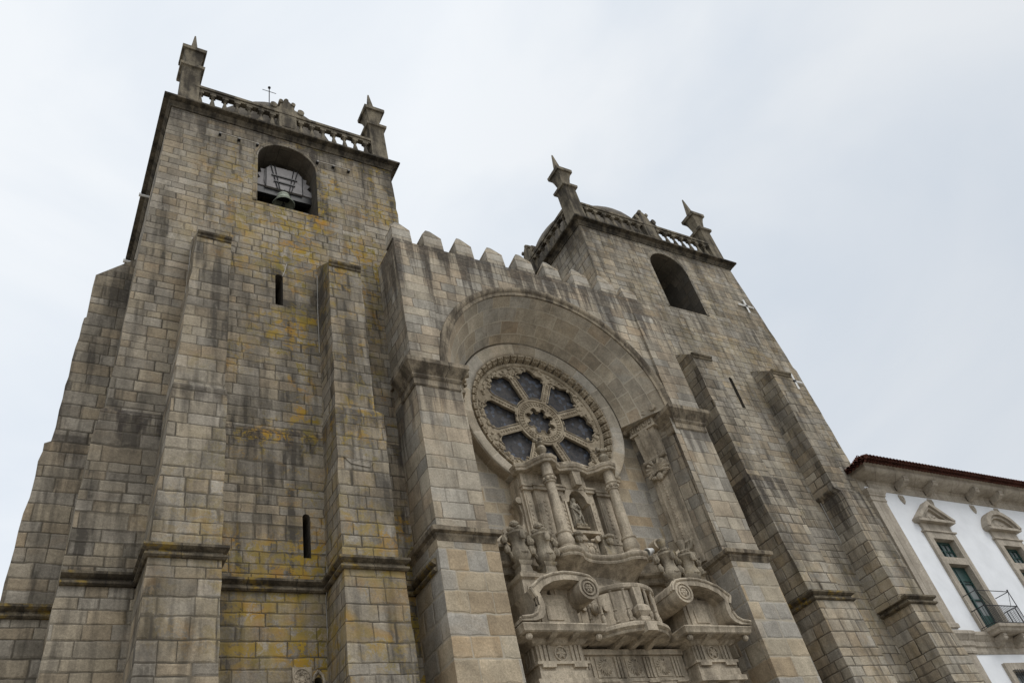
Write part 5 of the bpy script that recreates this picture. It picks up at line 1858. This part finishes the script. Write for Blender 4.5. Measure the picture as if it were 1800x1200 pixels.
def pal_window(wx, kind):
    dx = wx - 37.75
    # granite surround pieces butt round the openings
    b = MB()
    L_, R_ = wx - 1.16, wx + 1.2
    y0 = YP - .14
    jl, jr = wx - .82, wx + .80
    b.box(L_, jl, y0, YP + .02, 10.72, 15.62)
    b.box(jr, R_, y0, YP + .02, 10.72, 15.62)
    b.box(jl, jr, y0, YP + .02, 13.95, 14.30)
    b.box(jl, jr, y0, YP + .02, 15.27, 15.62)
    b.box(L_ - .10, R_ + .12, y0 - .06, YP + .02, 15.62, 15.69)
    b.box(L_ + .05, R_ - .05, y0 + .03, YP + .02, 15.69, 16.10)
    for z0, z1 in ((10.72, 13.95), (14.30, 15.27)):
        b.box(jl - .06, jl + .004, YP + .02, YP + .33, z0, z1)
        b.box(jr - .004, jr + .06, YP + .02, YP + .33, z0, z1)
        b.box(jl, jr, YP + .02, YP + .33, z1 - .004, z1 + .08)
        b.box(jl, jr, YP + .02, YP + .33, z0 - .08, z0 + .004)
    fr_ = b.build('window', 'pal_stone', pal)
    b = MB()
    if kind == 'tri':
        b.prism([(wx - 1.42, 16.10), (wx + 1.42, 16.10), (wx + 1.50, 16.24), (wx - 1.50, 16.24)], y0 - .22, YP)
        for s_ in (-1, 1):
            b.prism([(wx + s_ * 1.50, 16.241), (wx + s_ * 1.22, 16.241), (wx, 17.02), (wx, 17.26)], y0 - .26, YP)
            b.prism([(wx + s_ * 1.20, 16.242), (wx + s_ * 1.0, 16.242), (wx, 16.86), (wx, 17.015)], y0 - .14, YP)
        b.prism([(wx - .98, 16.243), (wx + .98, 16.243), (wx, 16.85)], y0, YP)
    else:
        b.prism([(wx - 1.42, 16.10), (wx + 1.42, 16.10), (wx + 1.50, 16.24), (wx - 1.50, 16.24)], y0 - .22, YP)
        R1 = 1.67
        zc_ = 17.22 - R1
        a0 = math.asin((16.245 - zc_) / R1)
        def arcp(r):
            a = math.asin(min(1, (16.245 - zc_) / r))
            return [(wx + r * cos(a + (pi - 2 * a) * k / 18), zc_ + r * sin(a + (pi - 2 * a) * k / 18)) for k in range(19)]
        o_, i_ = arcp(R1), arcp(R1 - .24)
        i2 = arcp(R1 - .40)
        for k in range(18):
            b.prism([o_[k], o_[k + 1], i_[k + 1], i_[k]], y0 - .26, YP)
            b.prism([(i_[k][0], i_[k][1]), i_[k + 1], i2[k + 1], i2[k]], y0 - .14, YP)
        b.prism(i2, y0, YP)
    for k in range(7):
        b.lump((wx - .36 + k * .12, y0 - .02, 16.42 + .08 * sin(k * 1.7)), (.10, .05, .08), 6, 4)
    b.build('pediment', 'pal_stone', fr_)
    # upper light and French door, set back in their openings
    for (z0, z1, nx, nz, nm) in ((14.30, 15.27, 2, 2, 'pane'), (10.72, 13.95, 2, 4, 'pane')):
        b = MB()
        b.box(jl, jr, YP + .24, YP + .25, z0, z1)
        b.build('pane', 'glass', fr_)
        b = MB()
        yy0 = YP + .17
        b.box(jl, jl + .11, yy0, YP + .238, z0, z1)
        b.box(jr - .11, jr, yy0, YP + .238, z0, z1)
        b.box(jl + .11, jr - .11, yy0, YP + .238, z1 - .13, z1)
        b.box(jl + .11, jr - .11, yy0, YP + .238, z0, z0 + .13)
        b.box(wx - .07, wx + .05, yy0 - .02, YP + .238, z0 + .13, z1 - .13)
        for s_ in (0, 1):
            xa, xb = (jl + .11, wx - .07) if s_ == 0 else (wx + .05, jr - .11)
            for k in range(1, nz):
                zz = z0 + (z1 - z0) * k / nz
                b.box(xa, xb, yy0 + .01, YP + .238, zz - .03, zz + .03)
            xm = (xa + xb) / 2
            b.box(xm - .022, xm + .022, yy0 + .015, YP + .238, z0 + .13, z1 - .13) if nz == 2 else b.box(xa, xb, yy0 + .005, YP + .238, z0 + .131, z0 + .85)
            if nz == 4:
                b.box(xa, xb, yy0 + .005, YP + .238, z1 - .7, z1 - .131)
        b.build('window_frame', 'green', fr_)
    # balcony slab and iron railing
    b = MB()
    bl, br_ = wx - .35, wx + 3.0
    bl, br_ = wx - 1.25, wx + 1.3
    b.mould([(bl + .2, YP), (bl + .2, YP - .75), (br_ - .2, YP - .75), (br_ - .2, YP)], [(-.3, .10), (.0, .10), (.06, .14), (.10, .24), (.18, .28), (.20, .40), (-.3, .42)], 10.32)
    b.poly([(bl, YP - .9, 10.735), (br_, YP - .9, 10.735), (br_, YP, 10.735), (bl, YP, 10.735)])
    b.poly([(bl + .2, YP - .75, 10.43), (br_ - .2, YP - .75, 10.43), (br_ - .2, YP, 10.43), (bl + .2, YP, 10.43)])
    for xx in (bl + .55, br_ - .55):
        b.prism([(YP, 10.32), (YP - .66, 10.42), (YP - .68, 10.30), (YP - .50, 10.18), (YP - .38, 10.02), (YP - .12, 9.95), (YP, 10.0)], xx - .14, xx + .14, 'x')
        b.tube([(xx - .16, YP - .54, 10.24), (xx + .16, YP - .54, 10.24)], .12, 10)
    b.build('balcony', 'pal_stone', pal)
    b = MB()
    yr = YP - .82
    for z_, r_ in ((10.80, .018), (11.58, .022), (12.28, .018)):
        b.tube([(bl, YP - .12, z_), (bl, yr, z_), (br_, yr, z_), (br_, YP - .12, z_)], r_, 6)
    for k in range(23):
        xx = bl + (br_ - bl) * k / 22
        b.tube([(xx, yr, 10.74), (xx, yr, 11.58)], .013, 5)
    for sx in (bl, br_):
        for k in range(1, 5):
            yy = YP - .12 + (yr - YP + .12) * k / 5
            b.tube([(sx, yy, 10.74), (sx, yy, 11.58)], .013, 5)
        b.tube([(sx, yr, 10.74), (sx, yr, 12.32)], .022, 6)
        b.tube([(sx, yr, 12.28), (sx + (.5 if sx == bl else -.5), yr, 11.58)], .012, 5)
        b.lump((sx, yr, 12.35), .04, 6, 4)
    b.build('railing', 'iron', pal)
    # ground-floor window with grille
    b = MB()
    b.box(wx - 1.1, wx - .75, y0, YP + .02, 6.2, 9.3)
    b.box(wx + .75, wx + 1.1, y0, YP + .02, 6.2, 9.3)
    b.box(wx - .75, wx + .75, y0, YP + .02, 8.95, 9.3)
    b.box(wx - .75, wx + .75, y0, YP + .02, 6.2, 6.5)
    lo = b.build('window', 'pal_stone', pal)
    b = MB()
    b.box(wx - .75, wx + .75, YP + .24, YP + .25, 6.5, 8.95)
    b.build('pane', 'glass', lo)
    b = MB()
    for k in range(9):
        xx = wx - .72 + 1.44 * k / 8
        b.tube([(xx, y0 - .08, 6.45), (xx, y0 - .08, 9.0)], .015, 5)
    for z_ in (6.5, 7.7, 8.95):
        b.tube([(wx - .8, y0 + .02, z_), (wx - .78, y0 - .08, z_), (wx + .78, y0 - .08, z_), (wx + .8, y0 + .02, z_)], .018, 5)
    b.build('window_grille', 'iron', lo)


for wx, kd in WIN:
    pal_window(wx, kd)
